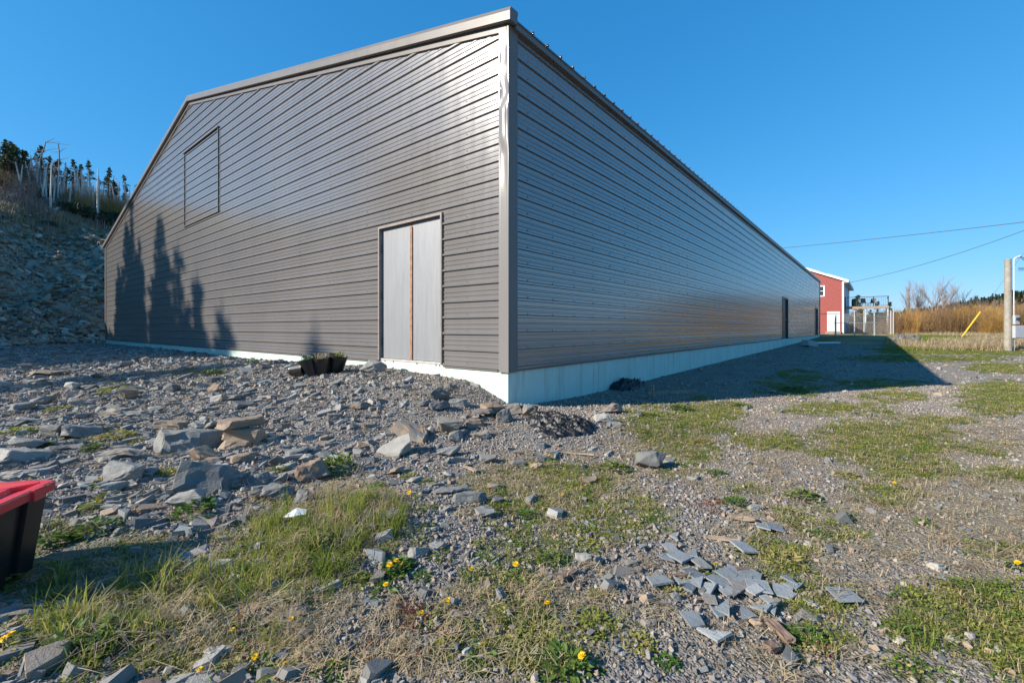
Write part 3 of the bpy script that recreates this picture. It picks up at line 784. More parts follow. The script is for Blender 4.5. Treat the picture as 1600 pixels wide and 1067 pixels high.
# px, py (foot of the stone), width px, height share, depth share, kind, material, yaw, tilt x, tilt y, label
ROCKS = [
 (284,708,126,.36,.55,'slab','slate',.42,-8,4,'largest flat-topped grey slate slab in the rubble left of the gravel mound'),
 (376,700,92,.52,.62,'layer','slate',.35,0,3,'layered grey block with tan broken underside right of the largest flat slab'),
 (184,752,52,.7,.8,'chunk','slate',.4,0,0,'squarish grey boulder in front of the long narrow slab'),
 (302,775,98,.62,.75,'slab','slate',.5,-22,16,'big sloping grey boulder beside the leaning slate sheets'),
 (290,797,58,.6,.7,'chunk','slate',.2,0,0,'pale rounded stone at the foot of the big sloping boulder'),
 (352,765,64,.32,.6,'layer','slate',.5,-16,-8,'leaning pile of thin slate sheets beside the big sloping boulder'),
 (392,760,60,.38,.6,'slab','slate',.3,-14,-8,'smooth oval slate leaning right of the thin slate sheets'),
 (190,722,100,.22,.45,'layer','slate_warm',.35,0,0,'long narrow slate slab left of the largest flat-topped slab'),
 (262,672,62,.28,.45,'slab','slate',.3,-4,4,'thin brownish slab lying behind the largest flat-topped slab'),
 (112,686,74,.3,.8,'slab','slate',.1,-12,4,'flat pale slab among weeds up the rubble slope at left'),
 (172,652,52,.36,.6,'layer','slate_warm',.2,0,0,'dark brown undercut block up the rubble slope at left'),
 (205,650,36,.3,.6,'slab','slate',.2,0,0,'low grey stone just right of the dark undercut block'),
 (15,722,80,.3,.7,'slab','slate',.0,-10,6,'smooth grey slab at the left picture edge above the red tote lid'),
 (28,748,78,.22,.7,'slab','slate',.3,-14,0,'flat slate sheet just behind the red tote lid'),
 (76,682,34,.55,.7,'chunk','slate',.3,0,0,'small pointed pale stone left of the flat pale slab'),
 (40,712,34,.35,.7,'slab','slate',.3,0,0,'white-grey stone near the left edge above the smooth slab'),
 (336,612,24,.55,.7,'chunk','slate_warm',.1,0,0,'small square brown block on the gravel below the foundation'),
 (340,628,30,.45,.7,'slab','slate',.5,-20,0,'pale wedge of slate in front of the small square brown block'),
 (72,588,72,.16,.5,'layer','slate',.35,0,0,'long low ledge of slate in the shade at far left'),
 (58,600,44,.2,.5,'slab','slate',.3,0,0,'second low ledge in the shade just below the long one'),
 (640,688,98,.30,.36,'slab','slate_rust',-.5,14,26,'orange-sided slab leaning on the dark boulder in the gravel'),
 (612,714,54,.72,.8,'chunk','slate',.2,0,0,'dark grey boulder propping the orange-sided leaning slab'),
 (558,640,46,.32,.5,'slab','slate_rust',.45,-12,10,'flat rust-tan stone alone on the gravel below the door'),
 (578,583,40,.55,.8,'chunk','slate',.3,0,12,'grey block on the gravel just right of the plant pots'),
 (484,616,38,.2,.5,'slab','slate_warm',.0,-4,0,'pale tan flat stone in the gravel under the pots'),
 (518,656,32,.35,.6,'slab','slate',.3,0,0,'small dark flat stone left of the rust-tan stone'),
 (703,677,32,.65,.8,'chunk','slate_warm',.3,0,0,'rounded brown stone at the left end of the rock row below the corner'),
 (740,668,26,.45,.8,'slab','slate_rust',.3,-8,0,'orange-faced stone inside the rock row below the corner'),
 (756,658,36,.45,.7,'layer','slate_rust',.2,0,0,'dark brown layered stone inside the rock row below the corner'),
 (771,648,34,.5,.7,'chunk','slate_warm',.5,0,0,'tan stone directly under the foundation corner'),
 (800,650,36,.5,.8,'slab','slate_warm',.5,-10,0,'pale tan slab right of the foundation corner'),
 (822,648,32,.45,.7,'chunk','slate_rust',.2,0,0,'brown stone between the corner and the crumpled black tarp'),
 (788,660,20,.9,.6,'chunk','slate',.2,0,0,'narrow upright grey stone under the foundation corner'),
 (713,636,26,.45,.7,'slab','slate',.4,0,0,'dark slate block on the gravel near the foundation'),
 (685,640,26,.45,.7,'chunk','slate',.4,0,0,'brown-grey stone in the gravel left of the dark slate block'),
 (725,680,34,.2,.5,'slab','slate',.5,0,0,'thin slate lying in front of the rock row below the corner'),
 (712,690,20,.7,.7,'chunk','slate',.5,0,0,'small grey stone in front of the rounded brown stone'),
 (750,688,24,.4,.7,'chunk','slate_tan',.5,0,0,'pale stone below the orange-faced stone'),
 (484,752,58,.58,.7,'chunk','slate_rust',.2,0,-6,'tan angular boulder beside the dark green clump'),
 (475,722,22,.6,.7,'chunk','slate',.2,0,0,'small pale cube of stone above the tan angular boulder'),
 (431,783,46,.6,.7,'chunk','slate',.2,0,0,'bluish grey angular rock left of the tall grass bank'),
 (480,790,50,.55,.6,'slab','slate',.5,-30,14,'dark slate leaning at the top of the tall grass bank'),
 (452,722,44,.32,.5,'slab','slate',.6,-10,0,'long slate leaning above the tan angular boulder'),
 (408,748,50,.22,.6,'slab','slate',.3,-6,0,'flat grey stone left of the tan angular boulder'),
 (410,688,34,.4,.6,'chunk','slate',.3,0,0,'dark stone right of the layered block with tan underside'),
 (712,773,86,.16,.3,'layer','slate',.3,0,0,'long thin dark slate stick in front of the gravel'),
 (730,788,68,.3,.45,'slab','slate',.3,-8,0,'long pale slab below the long thin slate stick'),
 (680,760,28,.3,.7,'slab','slate',.3,0,0,'flat greenish stone above the long thin slate stick'),
 (756,800,24,.35,.7,'chunk','slate',.3,0,0,'grey stone at the right end of the long pale slab'),
 (957,646,28,.5,.7,'chunk','slate_rust',.1,0,0,'bright orange stone at the shadow edge right of the black tarp'),
 (942,660,22,.6,.8,'chunk','slate',.1,0,0,'pale grey stone below the bright orange stone'),
 (962,668,22,.4,.8,'slab','slate',.4,0,0,'white-grey flat stone below the bright orange stone'),
 (846,702,32,.35,.45,'slab','slate',.6,-16,0,'pointed green-grey slate leaning in the gravel below the black tarp'),
 (810,729,25,.4,.7,'chunk','slate',.1,0,0,'pale grey block in the gravel left of the pointed slate'),
 (838,731,20,.5,.8,'chunk','slate_tan',.1,0,0,'whitish stone at the edge of the grass below the pointed slate'),
 (1030,710,48,.10,.7,'slab','slate',.2,0,0,'flat pale slate at the edge of the yard right of the tarp'),
 (1040,725,52,.14,.6,'slab','slate',.4,0,0,'thin flat slate just below the flat pale slate by the yard'),
 (1085,750,26,.3,.7,'slab','slate',.4,0,0,'small slate by itself on the bare gravel of the yard'),
 (333,1035,52,.42,.55,'slab','slate',.5,-8,0,'pale grey stone in the grass at the bottom left of the foreground'),
 (340,893,46,.35,.6,'slab','slate',.3,-6,0,'pale flat stone half shaded behind the tall grass blades'),
 (652,872,36,.5,.5,'slab','slate',.5,-22,10,'wedge of grey slate beside the yellow dandelion cluster'),
 (682,862,26,.45,.7,'chunk','slate',.3,0,0,'second grey stone right of the slate wedge by the dandelions'),
 (586,884,18,.5,.6,'slab','slate',.3,-10,0,'small grey stone left of the yellow dandelion cluster'),
 (732,1030,24,.6,.5,'slab','slate',.7,-20,0,'triangular slate standing beside a dandelion near the bottom edge'),
 (712,965,26,.45,.8,'chunk','slate',.2,0,0,'grey stone among the red plants in the foreground'),
 (912,878,25,.5,.7,'chunk','slate',.2,0,0,'pale stone left of the dark upright slate'),
 (937,885,22,.95,.4,'slab','slate',.9,-10,0,'dark upright slate splinter in the foreground gravel'),
 (984,886,24,.55,.7,'chunk','slate_warm',.2,0,0,'grey-brown stone right of the dark upright splinter'),
 (998,894,18,.55,.7,'chunk','slate',.2,0,0,'dark stone beside the grey-brown stone'),
 (1059,940,20,.7,.7,'chunk','slate',.2,0,0,'grey stone next to the weed among the broken slates'),
 (1018,982,34,.4,.6,'slab','slate_warm',.3,-10,0,'brownish stone below the broken slates'),
 (840,1026,20,.7,.5,'slab','slate',.8,-16,0,'pale upright stone near the bottom edge under the weeds'),
 (1184,976,26,.5,.8,'chunk','slate_tan',.1,0,0,'cream rounded stone at the lower edge of the broken slates'),
 (1182,797,26,.4,.7,'chunk','slate',.1,0,0,'grey stone beside the round green weed in the yard'),
 (1130,797,26,.25,.7,'slab','slate',.1,0,0,'flat slate left of the round green weed in the yard'),
 (1467,892,32,.45,.6,'slab','slate',-.3,-10,0,'grey pointed stone at the edge of the green turf at right'),
 (1486,906,34,.18,.6,'slab','slate',-.3,0,0,'flat pale stone just below the grey pointed stone'),
 (1492,1006,24,.35,.7,'chunk','slate_tan',.1,0,0,'pale stone inside the left edge of the turf patch'),
 (1407,1009,20,.5,.7,'chunk','slate_tan',.1,0,0,'pale pink stone on the gravel left of the turf patch'),
 (1388,1036,20,.45,.7,'chunk','slate_warm',.1,0,0,'tan stone with a shadow near the bottom edge of the gravel'),
 (1268,972,32,.5,.7,'chunk','slate_warm',-.3,0,0,'brown-grey stone right of the broken slates'),
 (1266,948,26,.3,.7,'slab','slate',-.3,-8,0,'flat slate just above the brown-grey stone'),
 (1496,760,26,.2,.7,'slab','slate',.1,0,0,'flat pale stone far right in the tan turf'),
]
rock_objs = []
def put_rock(px, py, wpx, hs, ds, kind, mat, yaw, tx, ty, label, group=None):
    p = at(px, py)
    L = wpx * p.y / F * (1.28 if 675 < px < 965 and 630 < py < 700 else 1.0)
    r = random.Random(int(px * 31 + py * 7))
    lx, ly, lz = L * 1.06, L * ds * 1.06, L * hs
    if kind == 'slab': me_ = hull(slab_pts(r, lx, ly, lz * .9, r.randint(6, 8)), 'stone', L * .014)
    elif kind == 'layer': me_ = layered(r, lx, ly, lz, 'stone')
    else: me_ = hull(chunk_pts(r, lx, ly, lz, 15), 'stone', L * .02)
    bm = bmesh.new(); bm.from_mesh(me_)
    bmesh.ops.subdivide_edges(bm, edges=[e for e in bm.edges if e.calc_length() > L * .08], cuts=3, use_grid_fill=True)
    co = np.array([v.co[:] for v in bm.verts]) / L
    nd = 0.055 * L * np.stack([fbm(co[:, 1] * 7 + px, co[:, 2] * 14, 3, 3), fbm(co[:, 0] * 7 + py, co[:, 2] * 14, 4, 3), .7 * fbm(co[:, 0] * 6 + px, co[:, 1] * 6, 5, 3)], 1)
    for v, d in zip(bm.verts, nd): v.co += Vector(d)
    bmesh.ops.triangulate(bm, faces=bm.faces[:]); bmesh.ops.recalc_face_normals(bm, faces=bm.faces[:])
    bm.to_mesh(me_); bm.free()
    o = link('rock', me_, M[mat])
    o.location = (p.x, p.y + ly * .25, hz(p.x, p.y + ly * .25) - lz * (0.16 if kind == 'slab' else 0.09) - 0.006)
    o.rotation_euler = (R(tx), R(ty), yaw)
    tag(o, label, 'rock', group or 'larger rocks and slabs lying on the rubble')
    rock_objs.append((p.x, p.y, L))
    return o
for a_ in ROCKS: put_rock(*a_)

# plain rubble pieces, each one an object of its own; alike, so one label
shapes = {'slab': [], 'chunk': []}
for k in range(9):
    shapes['slab'].append(hull(slab_pts(rnd, 1, rnd.uniform(.5, .8), rnd.uniform(.12, .28), rnd.randint(5, 8)), 'rubble', .012))
for k in range(6):
    shapes['chunk'].append(hull(chunk_pts(rnd, 1, rnd.uniform(.6, .9), rnd.uniform(.4, .6), 14), 'rubble', .02))
for lst in shapes.values():
    for i_, me_ in enumerate(lst):
        bm = bmesh.new(); bm.from_mesh(me_)
        bmesh.ops.subdivide_edges(bm, edges=[e for e in bm.edges if e.calc_length() > .15], cuts=2, use_grid_fill=True)
        co = np.array([v.co[:] for v in bm.verts])
        nd = .05 * np.stack([fbm(co[:, 1] * 5 + i_, co[:, 2] * 14, 3, 3), fbm(co[:, 0] * 5 + i_, co[:, 2] * 14, 4, 3), .6 * fbm(co[:, 0] * 5 + i_, co[:, 1] * 5, 5, 3)], 1)
        for v, d in zip(bm.verts, nd): v.co += Vector(d)
        bmesh.ops.triangulate(bm, faces=bm.faces[:]); bm.to_mesh(me_); bm.free()
        me_.materials.append(M['slate'])
def free_of_rocks(x, y, m=1.0):
    return all((x - a) ** 2 + (y - b) ** 2 > (m * L * .5) ** 2 for a, b, L in rock_objs)
placed = 0
rr = random.Random(21)
while placed < 255:
    px = rr.uniform(-10, 780) if rr.random() < .93 else rr.uniform(780, 1040)
    py = rr.uniform(570, 835)
    if px > 430 and py < 690 and rr.random() < .85: continue
    if px > 640 and rr.random() < .5: continue
    if px < 120 and py > 738: continue
    if 420 < px < 650 and py > 760: continue
    p = at(px, py)
    if hill_s(p.x, p.y) > -1: continue
    if not free_of_rocks(p.x, p.y): continue
    L = min(0.26, max(14, rr.lognormvariate(math.log(24), .35)) * p.y / F)
    kind = 'slab' if rr.random() < .72 else 'chunk'
    o = link('rubble_piece', rr.choice(shapes[kind]))
    s_ = L * rr.uniform(.9, 1.1)
    o.scale = (s_, s_ * rr.uniform(.8, 1.1), s_ * rr.uniform(.7, 1.2))
    o.location = (p.x, p.y, p.z - L * .04)
    o.rotation_euler = (R(rr.gauss(-4, 9)), R(rr.gauss(0, 9)), rr.gauss(.5, .45))
    tag(o, 'loose angular grey slate rubble piece lying on the stony slope', 'stone', 'loose slate rubble pieces')
    rock_objs.append((p.x, p.y, L)); placed += 1

# ------------------------------------------------------------------ instanced loose material (stuff)
def proto_coll(name, meshes):
    c = bpy.data.collections.new(name)
    for i, me_ in enumerate(meshes):
        o = bpy.data.objects.new('%s_%s' % (name, chr(97 + i)), me_)
        c.objects.link(o)
    return c
def instancer(name, label, coll, n_kind, P, rot, scl, rng, pid=None):
    P = np.asarray(P, dtype=np.float32)
    me_ = bpy.data.meshes.new(name); me_.vertices.add(len(P)); me_.vertices.foreach_set('co', P.ravel())
    a_ = me_.attributes.new('rot', 'FLOAT_VECTOR', 'POINT'); a_.data.foreach_set('vector', np.asarray(rot, np.float32).ravel())
    a_ = me_.attributes.new('scl', 'FLOAT_VECTOR', 'POINT'); a_.data.foreach_set('vector', np.asarray(scl, np.float32).ravel())
    a_ = me_.attributes.new('pid', 'INT', 'POINT'); a_.data.foreach_set('value', (rng.integers(0, n_kind, len(P)) if pid is None else pid).astype(np.int32))
    me_.update()
    o = link(name, me_)
    ng = bpy.data.node_groups.new(name + '_scatter', 'GeometryNodeTree')
    ng.interface.new_socket('Geometry', in_out='INPUT', socket_type='NodeSocketGeometry')
    ng.interface.new_socket('Geometry', in_out='OUTPUT', socket_type='NodeSocketGeometry')
    N = ng.nodes.new; L = ng.links.new
    gi, go = N('NodeGroupInput'), N('NodeGroupOutput')
    iop = N('GeometryNodeInstanceOnPoints'); ci = N('GeometryNodeCollectionInfo')
    ci.inputs['Collection'].default_value = coll
    ci.inputs['Separate Children'].default_value = True
    ci.inputs['Reset Children'].default_value = True
    iop.inputs['Pick Instance'].default_value = True
    def attr(n_, t):
        q = N('GeometryNodeInputNamedAttribute'); q.data_type = t; q.inputs['Name'].default_value = n_; return q.outputs['Attribute']
    e2r = N('FunctionNodeEulerToRotation')
    L(attr('rot', 'FLOAT_VECTOR'), e2r.inputs[0])
    L(gi.outputs[0], iop.inputs['Points']); L(ci.outputs[0], iop.inputs['Instance'])
    L(attr('pid', 'INT'), iop.inputs['Instance Index']); L(e2r.outputs[0], iop.inputs['Rotation']); L(attr('scl', 'FLOAT_VECTOR'), iop.inputs['Scale'])
    L(iop.outputs[0], go.inputs[0])
    md = o.modifiers.new('scatter', 'NODES'); md.node_group = ng
    tag(o, label, kind='stuff')
    return o

rng = np.random.default_rng(5)
def field(n, y0, y1, power=1.0, xl=-1.25, xr=1.22):
    """n ground points inside the photographed wedge (a little wider), denser near the viewer"""
    u = rng.random(n)
    q = 2 - power
    Y = (y0 ** q + u * (y1 ** q - y0 ** q)) ** (1 / q) if abs(q) > 1e-6 else y0 * (y1 / y0) ** u
    X = rng.uniform(xl, xr, n) * Y
    return X, Y
def off_building(X, Y, m=0.02):
    dx, dy = X - C0[0], Y - C0[1]
    a = dx * DR[0] + dy * DR[1]; b = dx * DL[0] + dy * DL[1]
    return ~((a > -m) & (b > -m) & (a < BL + 1) & (b < BW + 1))
def masks(X, Y):
    Z = height(X, Y)
    return Z, veg(X, Y, Z, GREEN, .95, 3.0), veg(X, Y, Z, DRY, .6, 2.0, 77), veg(X, Y, Z, REDM, .8, 3, 79)
TOTE = (-2.42, 2.02)
def not_tote(X, Y): return ~((X < -2.14) & (Y > 1.6) & (Y < 2.42))

def scatter_stones(name, label, mats, n, y0, y1, power, smin, smax, dens, flat=(.35, .75), protos=8, sink=.12, kind='mix', tilt=.35):
    X, Y = field(n, y0, y1, power)
    Z, g_, d_, r_ = masks(X, Y)
    hsd = hill_s(X, Y)
    keep = off_building(X, Y) & not_tote(X, Y) & (rng.random(n) < dens(X, Y, Z, g_, d_, hsd))
    X, Y, Z = X[keep], Y[keep], Z[keep]
    m_ = len(X)
    s_ = smin * (smax / smin) ** (rng.random(m_) ** {'scree': 2.9, 'gravel': 1.7}.get(name, 2.0))
    s_ *= 1 + (0.05 if name != 'scree' else 0.02) * np.maximum(Y - 5, 0)
    scl = np.stack([s_, s_ * rng.uniform(.6, 1, m_), s_ * rng.uniform(*flat, m_)], 1)
    rot = np.stack([rng.normal(0, tilt, m_), rng.normal(0, tilt, m_), rng.uniform(-math.pi, math.pi, m_) if name != 'slate_chips' else rng.normal(.6, .45, m_)], 1)
    if name == 'slate_chips': scl[:, 0] *= 1.25; scl[:, 1] *= .8; rot[:, 0] -= .12
    P = np.stack([X, Y, Z - s_ * sink], 1)
    pr = []
    r = random.Random(name)
    for k in range(protos):
        pts = slab_pts(r, 1, 1, 1, 6) if (kind == 'slab' or (kind == 'mix' and k % 2)) else chunk_pts(r, 1, 1, 1, 9)
        me_ = hull(pts, 'stone'); me_.materials.append(M[mats[k % len(mats)]]); pr.append(me_)
    return instancer(name, label, proto_coll(name + '_kinds', pr), protos, P, rot, scl, rng)
def yardness(X, Y): return sstep(0.2, 2.5, X - 0.25 * Y + 0.4)
scatter_stones('gravel', 'grey gravel of small angular slate chips', ['slate_small', 'slate_small', 'slate_small', 'slate_tan'], 150000, 1.15, 9, .35, .010, .036,
               lambda X, Y, Z, g_, d_, h: (1 - .75 * np.maximum(g_, d_ * .75)) * (1 - .78 * yardness(X, Y)) * (h < 0), flat=(.4, .8))
scatter_stones('fine_gravel', 'fine tan grey gravel of the yard', ['slate_tan', 'slate_tan', 'slate_small'], 130000, 1.15, 9, .35, .006, .019,
               lambda X, Y, Z, g_, d_, h: (1 - .7 * np.maximum(g_, d_ * .5)) * (.35 + .65 * yardness(X, Y)) * (h < 0), flat=(.4, .8))
scatter_stones('coarse_gravel', 'coarse loose slate gravel further off', ['slate_small', 'slate', 'slate_tan'], 34000, 5.5, 26, .75, .022, .06,
               lambda X, Y, Z, g_, d_, h: (1 - .8 * g_) * (h < 0.5) * np.where(X > 0, .5, 1.0), flat=(.25, .6))
scatter_stones('slate_chips', 'thin flat slate chips strewn over the rubble slope', ['slate', 'slate', 'shard', 'slate_warm', 'slate_small'], 100000, 1.3, 17, .45, .026, .17,
               lambda X, Y, Z, g_, d_, h: (1 - .75 * np.maximum(g_, d_ * .6)) * (h < 0) * np.clip(sstep(1.3, -0.8, X + .0 * Y) * (.25 + .75 * sstep(-.2, -1.6, X + 0.1 * Y)) , .035, 1), flat=(.14, .42), kind='slab', tilt=.27)
scatter_stones('scree', 'loose broken rock lying on the cut hillside', ['scree_a', 'scree_b'], 480000, 12, 46, 1.2, .04, .40,
               lambda X, Y, Z, g_, d_, h: (h > -1.5) * (h < 13) * (X < -9) * np.where(h > 8.5, .12, 1.0) * (X / Y < -.84), flat=(.18, .42), tilt=.45, kind='slab', sink=-.10)

# ------------------------------------------------------------------ broken slates, wood scraps, litter
SHARDS = [(1007,861,12,.7),(1046,862,20,.65),(1038,877,20,.55),(1062,879,26,.55),(1078,870,21,.7),(1096,891,22,1.1),(1030,912,36,.4),(1064,914,18,.6),(1082,900,22,.75),
 (1085,915,24,.55),(1105,928,21,.8),(1077,928,15,.8),(1122,914,28,.6),(1137,906,22,.6),(1157,905,33,.45),(1180,906,21,.5),(1183,922,30,.55),(1156,925,24,.6),
 (1134,930,22,.8),(1156,939,22,.6),(1180,932,24,.45),(1223,931,25,.5),(1108,948,18,.7),(1128,955,24,1.0),(1116,968,18,.7),(1186,959,22,.6),(1200,949,14,.8),(1215,957,18,.7),
 (1203,961,15,.8),(1082,977,27,.6),(1113,994,28,.68),(1162,861,25,.9),(1193,830,18,.6),(1211,829,21,.6),(1233,916,15,.8),(1058,844,18,.5),(1159,966,34,.45),(1317,935,34,.5),(1239,918,24,.5),(1222,931,26,.6)]
rs = random.Random(3)
sh_words = ['lying alone above the pile', 'at the top edge of the pile', 'overlapping others at the upper left of the pile', 'in the middle of the pile', 'at the right side of the pile', 'at the lower edge of the pile']
for px, py, wpx, asp in SHARDS:
    p = at(px, py); L = wpx * p.y / F
    ly = min(L * asp * 2.1, L * 1.5)
    q = [(-.5, -.5), (.5, -.5), (.5, .5), (-.5, .5)]
    q = [((a + rs.uniform(-.12, .12)) * L, (b + rs.uniform(-.14, .14)) * ly) for a, b in q]
    if rs.random() < .4: q[rs.randint(0, 3)] = (q[0][0] * .2, q[0][1] * .3 + ly * .1)
    cx_, cy_ = sum(a for a, b in q) / 4, sum(b for a, b in q) / 4
    q.sort(key=lambda ab: math.atan2(ab[1] - cy_, ab[0] - cx_))
    th = rs.uniform(.005, .009)
    mb = MB(); n_ = len(q)
    mb.add([(a, b, 0) for a, b in q] + [(a * .97, b * .97, th) for a, b in q],
           [(3, 2, 1, 0), (4, 5, 6, 7)] + [(i, (i + 1) % 4, 4 + (i + 1) % 4, 4 + i) for i in range(4)])
    o = mb.build('slate_shard', M['shard'])
    o.location = (p.x, p.y, p.z + .012 + rs.uniform(0, .012))
    o.rotation_euler = (R(rs.gauss(0, 6)), R(rs.gauss(0, 6)), rs.uniform(-.8, .8))
    tag(o, 'broken piece of grey roofing slate with straight cut edges in the pile on the gravel', 'slate', 'broken roofing slates in the foreground')
SCRAPS = [(888,906,36,9,.75,'reddish_wood','short brown wood offcut among the grey stones'),(1218,995,14,40,.1,'reddish_wood','brown splintered wood strip beside the broken slates'),
 (1206,1020,22,12,.3,'reddish_wood','rust-brown wood chunk below the splintered strip'),(1128,847,52,5,-.55,'wood','thin grey stick above the broken slates'),
 (1160,815,34,8,-.35,'wood','pale wood strip in the yard left of the bare weeds'),(1060,905,30,6,.2,'reddish_wood','red-brown lath under the upper slates'),
 (1165,897,34,6,.1,'reddish_wood','red-brown lath under the right-hand slates'),(735,735,34,4,-.85,'wood','thin reddish stick lying on the gravel below the rock row'),
 (905,712,50,3,-.5,'wood','long bleached twig on the gravel right of the pointed slate')]
for px, py, wpx, hpx, yaw, m_, lab in SCRAPS:
    p = at(px, py); k_ = p.y / F
    lx, ly = (wpx * k_, hpx * k_ * 1.3)
    mb = MB(); mb.box(-lx / 2, lx / 2, -ly / 2, ly / 2, 0, min(lx, ly) * .5)
    o = mb.build('wood_scrap', M[m_])
    bm = bmesh.new(); bm.from_mesh(o.data)
    bmesh.ops.subdivide_edges(bm, edges=bm.edges[:], cuts=3, use_grid_fill=True)
    for v in bm.verts: v.co += Vector((rs.gauss(0, 1), rs.gauss(0, 1), rs.gauss(0, 1))) * min(lx, ly) * .05
    bm.to_mesh(o.data); bm.free()
    o.location = (p.x, p.y, p.z + .012); o.rotation_euler = (R(rs.gauss(0, 4)), R(rs.gauss(0, 4)), yaw)
    tag(o, lab, 'wood', 'wood scraps on the ground')
p = at(463, 812)
mb = MB(); L = .115
mb.add([(-L*.5,-L*.3,0),(L*.1,-L*.45,.01),(L*.5,-L*.1,.004),(L*.35,L*.35,.012),(-L*.2,L*.4,.016),(0,0,.022)] , [(0,1,5),(1,2,5),(2,3,5),(3,4,5),(4,0,5)])
o = mb.build('plastic_scrap', M['paper'], fix=False)
sm_ = o.modifiers.new('thick', 'SOLIDIFY'); sm_.thickness = .006
o.location = (p.x, p.y, p.z + .035); tag(o, 'white scrap of plastic or paper on the rubble beside the tall grass', 'scrap')

# crumpled black sheeting on the gravel, and a darker bundle against the foundation
def crumple(name, px, py, lx, ly, hgt, seed, yaw, m, label, cat):
    p = at(px, py); n_ = 96
    u = np.linspace(-1, 1, n_); UX, UY = np.meshgrid(u, u)
    r_ = np.hypot(UX, UY) + .30 * fbm(UX * 1.6 + seed, UY * 1.6, seed, 4)
    ridge = lambda v: (1 - np.abs(np.clip(v * 3.2, -1, 1))) ** 1.6
    fold = .75 * ridge(fbm(UX * 1.4 + seed, UY * 6.5 + UX * 1.5, seed + 3, 2)) + .45 * ridge(fbm(UX * 3.5, UY * 13 + UX * 3, seed + 9, 2)) + .25 * ridge(fbm(UX * 8, UY * 9, seed + 5, 2))
    c_, s_ = math.cos(yaw), math.sin(yaw)
    X = UX * lx / 2; Yv = UY * ly / 2
    GXw = p.x + X * c_ - Yv * s_; GYw = p.y + X * s_ + Yv * c_
    Z = height(GXw, GYw) + np.clip(1 - r_, 0, 1) ** .45 * hgt * (.15 + 1.0 * fold) - np.clip(r_ - .9, 0, 1) * .3
    q = [(j * n_ + i, j * n_ + i + 1, (j + 1) * n_ + i + 1, (j + 1) * n_ + i) for j in range(n_ - 1) for i in range(n_ - 1) if max(r_[j, i], r_[j + 1, i + 1]) < 1.02]
    V = np.stack([GXw.ravel() - p.x, GYw.ravel() - p.y, Z.ravel() - p.z], 1)
    me_ = np_mesh(name, V, q)
    o = link(name, me_, m); o.location = p
    md = o.modifiers.new('thick', 'SOLIDIFY'); md.thickness = .008
    tag(o, label, cat); return o
crumple('crumpled_tarp', 874, 664, .74, .72, .10, 4, -.45, M['tarp'], 'crumpled black plastic sheet on the gravel in front of the long wall', 'tarp')
crumple('plastic_sheet', 985, 606, 1.1, .45, .17, 14, .7, M['tarp'], 'dark plastic bundle in the shade against the mint foundation', 'tarp')
def lie(name, px, py, lx, ly, lz, yaw, m, label, cat, tilt=0, group=None, up=0.0):
    p = at(px, py); mb = MB(); mb.box(-lx / 2, lx / 2, -ly / 2, ly / 2, 0, lz)
    o = mb.build(name, m, bevel=min(lx, ly, lz) * .08); o.location = (p.x, p.y, p.z + up); o.rotation_euler = (0, R(tilt), yaw)
    tag(o, label, cat, group); return o
lie('timber', 1050, 615, .95, .06, .05, .25, M['wood'], 'grey length of timber lying in the shade beside the long wall', 'timber')
lie('stake', 1021, 622, .03, .03, .22, .1, M['wood'], 'thin upright wooden stake in the shade beside the long wall', 'stake')
lie('concrete_block', 1265, 541, 1.1, .35, .3, .6, M['concrete'], 'pale concrete block in the shade near the far end of the long wall', 'block', 6)
lie('board', 1287, 536, 1.9, .3, .08, .1, M['white'], 'pale board lying in the shade beyond the concrete block', 'board')

# ------------------------------------------------------------------ plant pots by the foundation
def pot(px, py, ht, rt, rb, tilt, yaw, label, filled, sprig):
    p = at(px, py)
    e = empty('plant_pot', p); tag(e, label, 'plant pot', 'black nursery pots by the foundation')
    n_ = 28
    V = []; rings = [(rb * .9, 0), (rb, .004), (rb, .02), (rt * .965, ht * .82), (rt, ht * .825), (rt * 1.03, ht), (rt * .97, ht), (rt * .9, ht * .8), (rb * .92, .02), (0.001, .02)]
    for r_, z in rings:
        for k in range(n_):
            t = 2 * math.pi * k / n_
            rr_ = r_ * (1 + (.014 if k % 2 and .01 < z < ht * .8 else 0))
            V.append((math.cos(t) * rr_, math.sin(t) * rr_, z))
    q = [(j * n_ + k, j * n_ + (k + 1) % n_, (j + 1) * n_ + (k + 1) % n_, (j + 1) * n_ + k) for j in range(len(rings) - 1) for k in range(n_)]
    me_ = bpy.data.meshes.new('pot_shell'); me_.from_pydata(V + [], [], q + [tuple(range(n_ - 1, -1, -1))]); me_.update()
    link('pot_shell', me_, M['black'], e)
    if filled:
        mb = MB(); vs = [(0, 0, ht * .86)]
        for k in range(14): vs.append((math.cos(k / 14 * 6.283) * rt * .93, math.sin(k / 14 * 6.283) * rt * .93, ht * (.8 + .03 * (k % 3))))
        mb.add(vs, [(0, 1 + k, 1 + (k + 1) % 14) for k in range(14)]); mb.build('soil', M['soil'], e, fix=False)
    if sprig:
        mb = MB()
        for k in range(70 if sprig == 'dry' else 26):
            a = rs.uniform(0, 6.283); r_ = rs.uniform(0, rt * .7); h_ = rs.uniform(.05, .13)
            b_ = Vector((math.cos(a) * r_, math.sin(a) * r_, ht * .84)); t_ = b_ + Vector((rs.gauss(0, .03), rs.gauss(0, .03), h_)); w_ = Vector((rs.uniform(-1, 1), rs.uniform(-1, 1), 0)).normalized() * .006
            mb.add([b_ - w_, b_ + w_, t_ + w_ * .5, t_ - w_ * .5], [(0, 1, 2, 3)])
        mb.build('dead_plant' if sprig == 'dry' else 'seedling', M['straw'] if sprig == 'dry' else M['weed'], e, fix=False)
    e.rotation_euler = (R(tilt[0]), R(tilt[1]), yaw)
    return e
o = pot(452, 590, .27, .115, .09, (82, 0), 1.25, 'black nursery pot lying on its side on the gravel', False, None); o.location.z += .11
o.location.x += .05
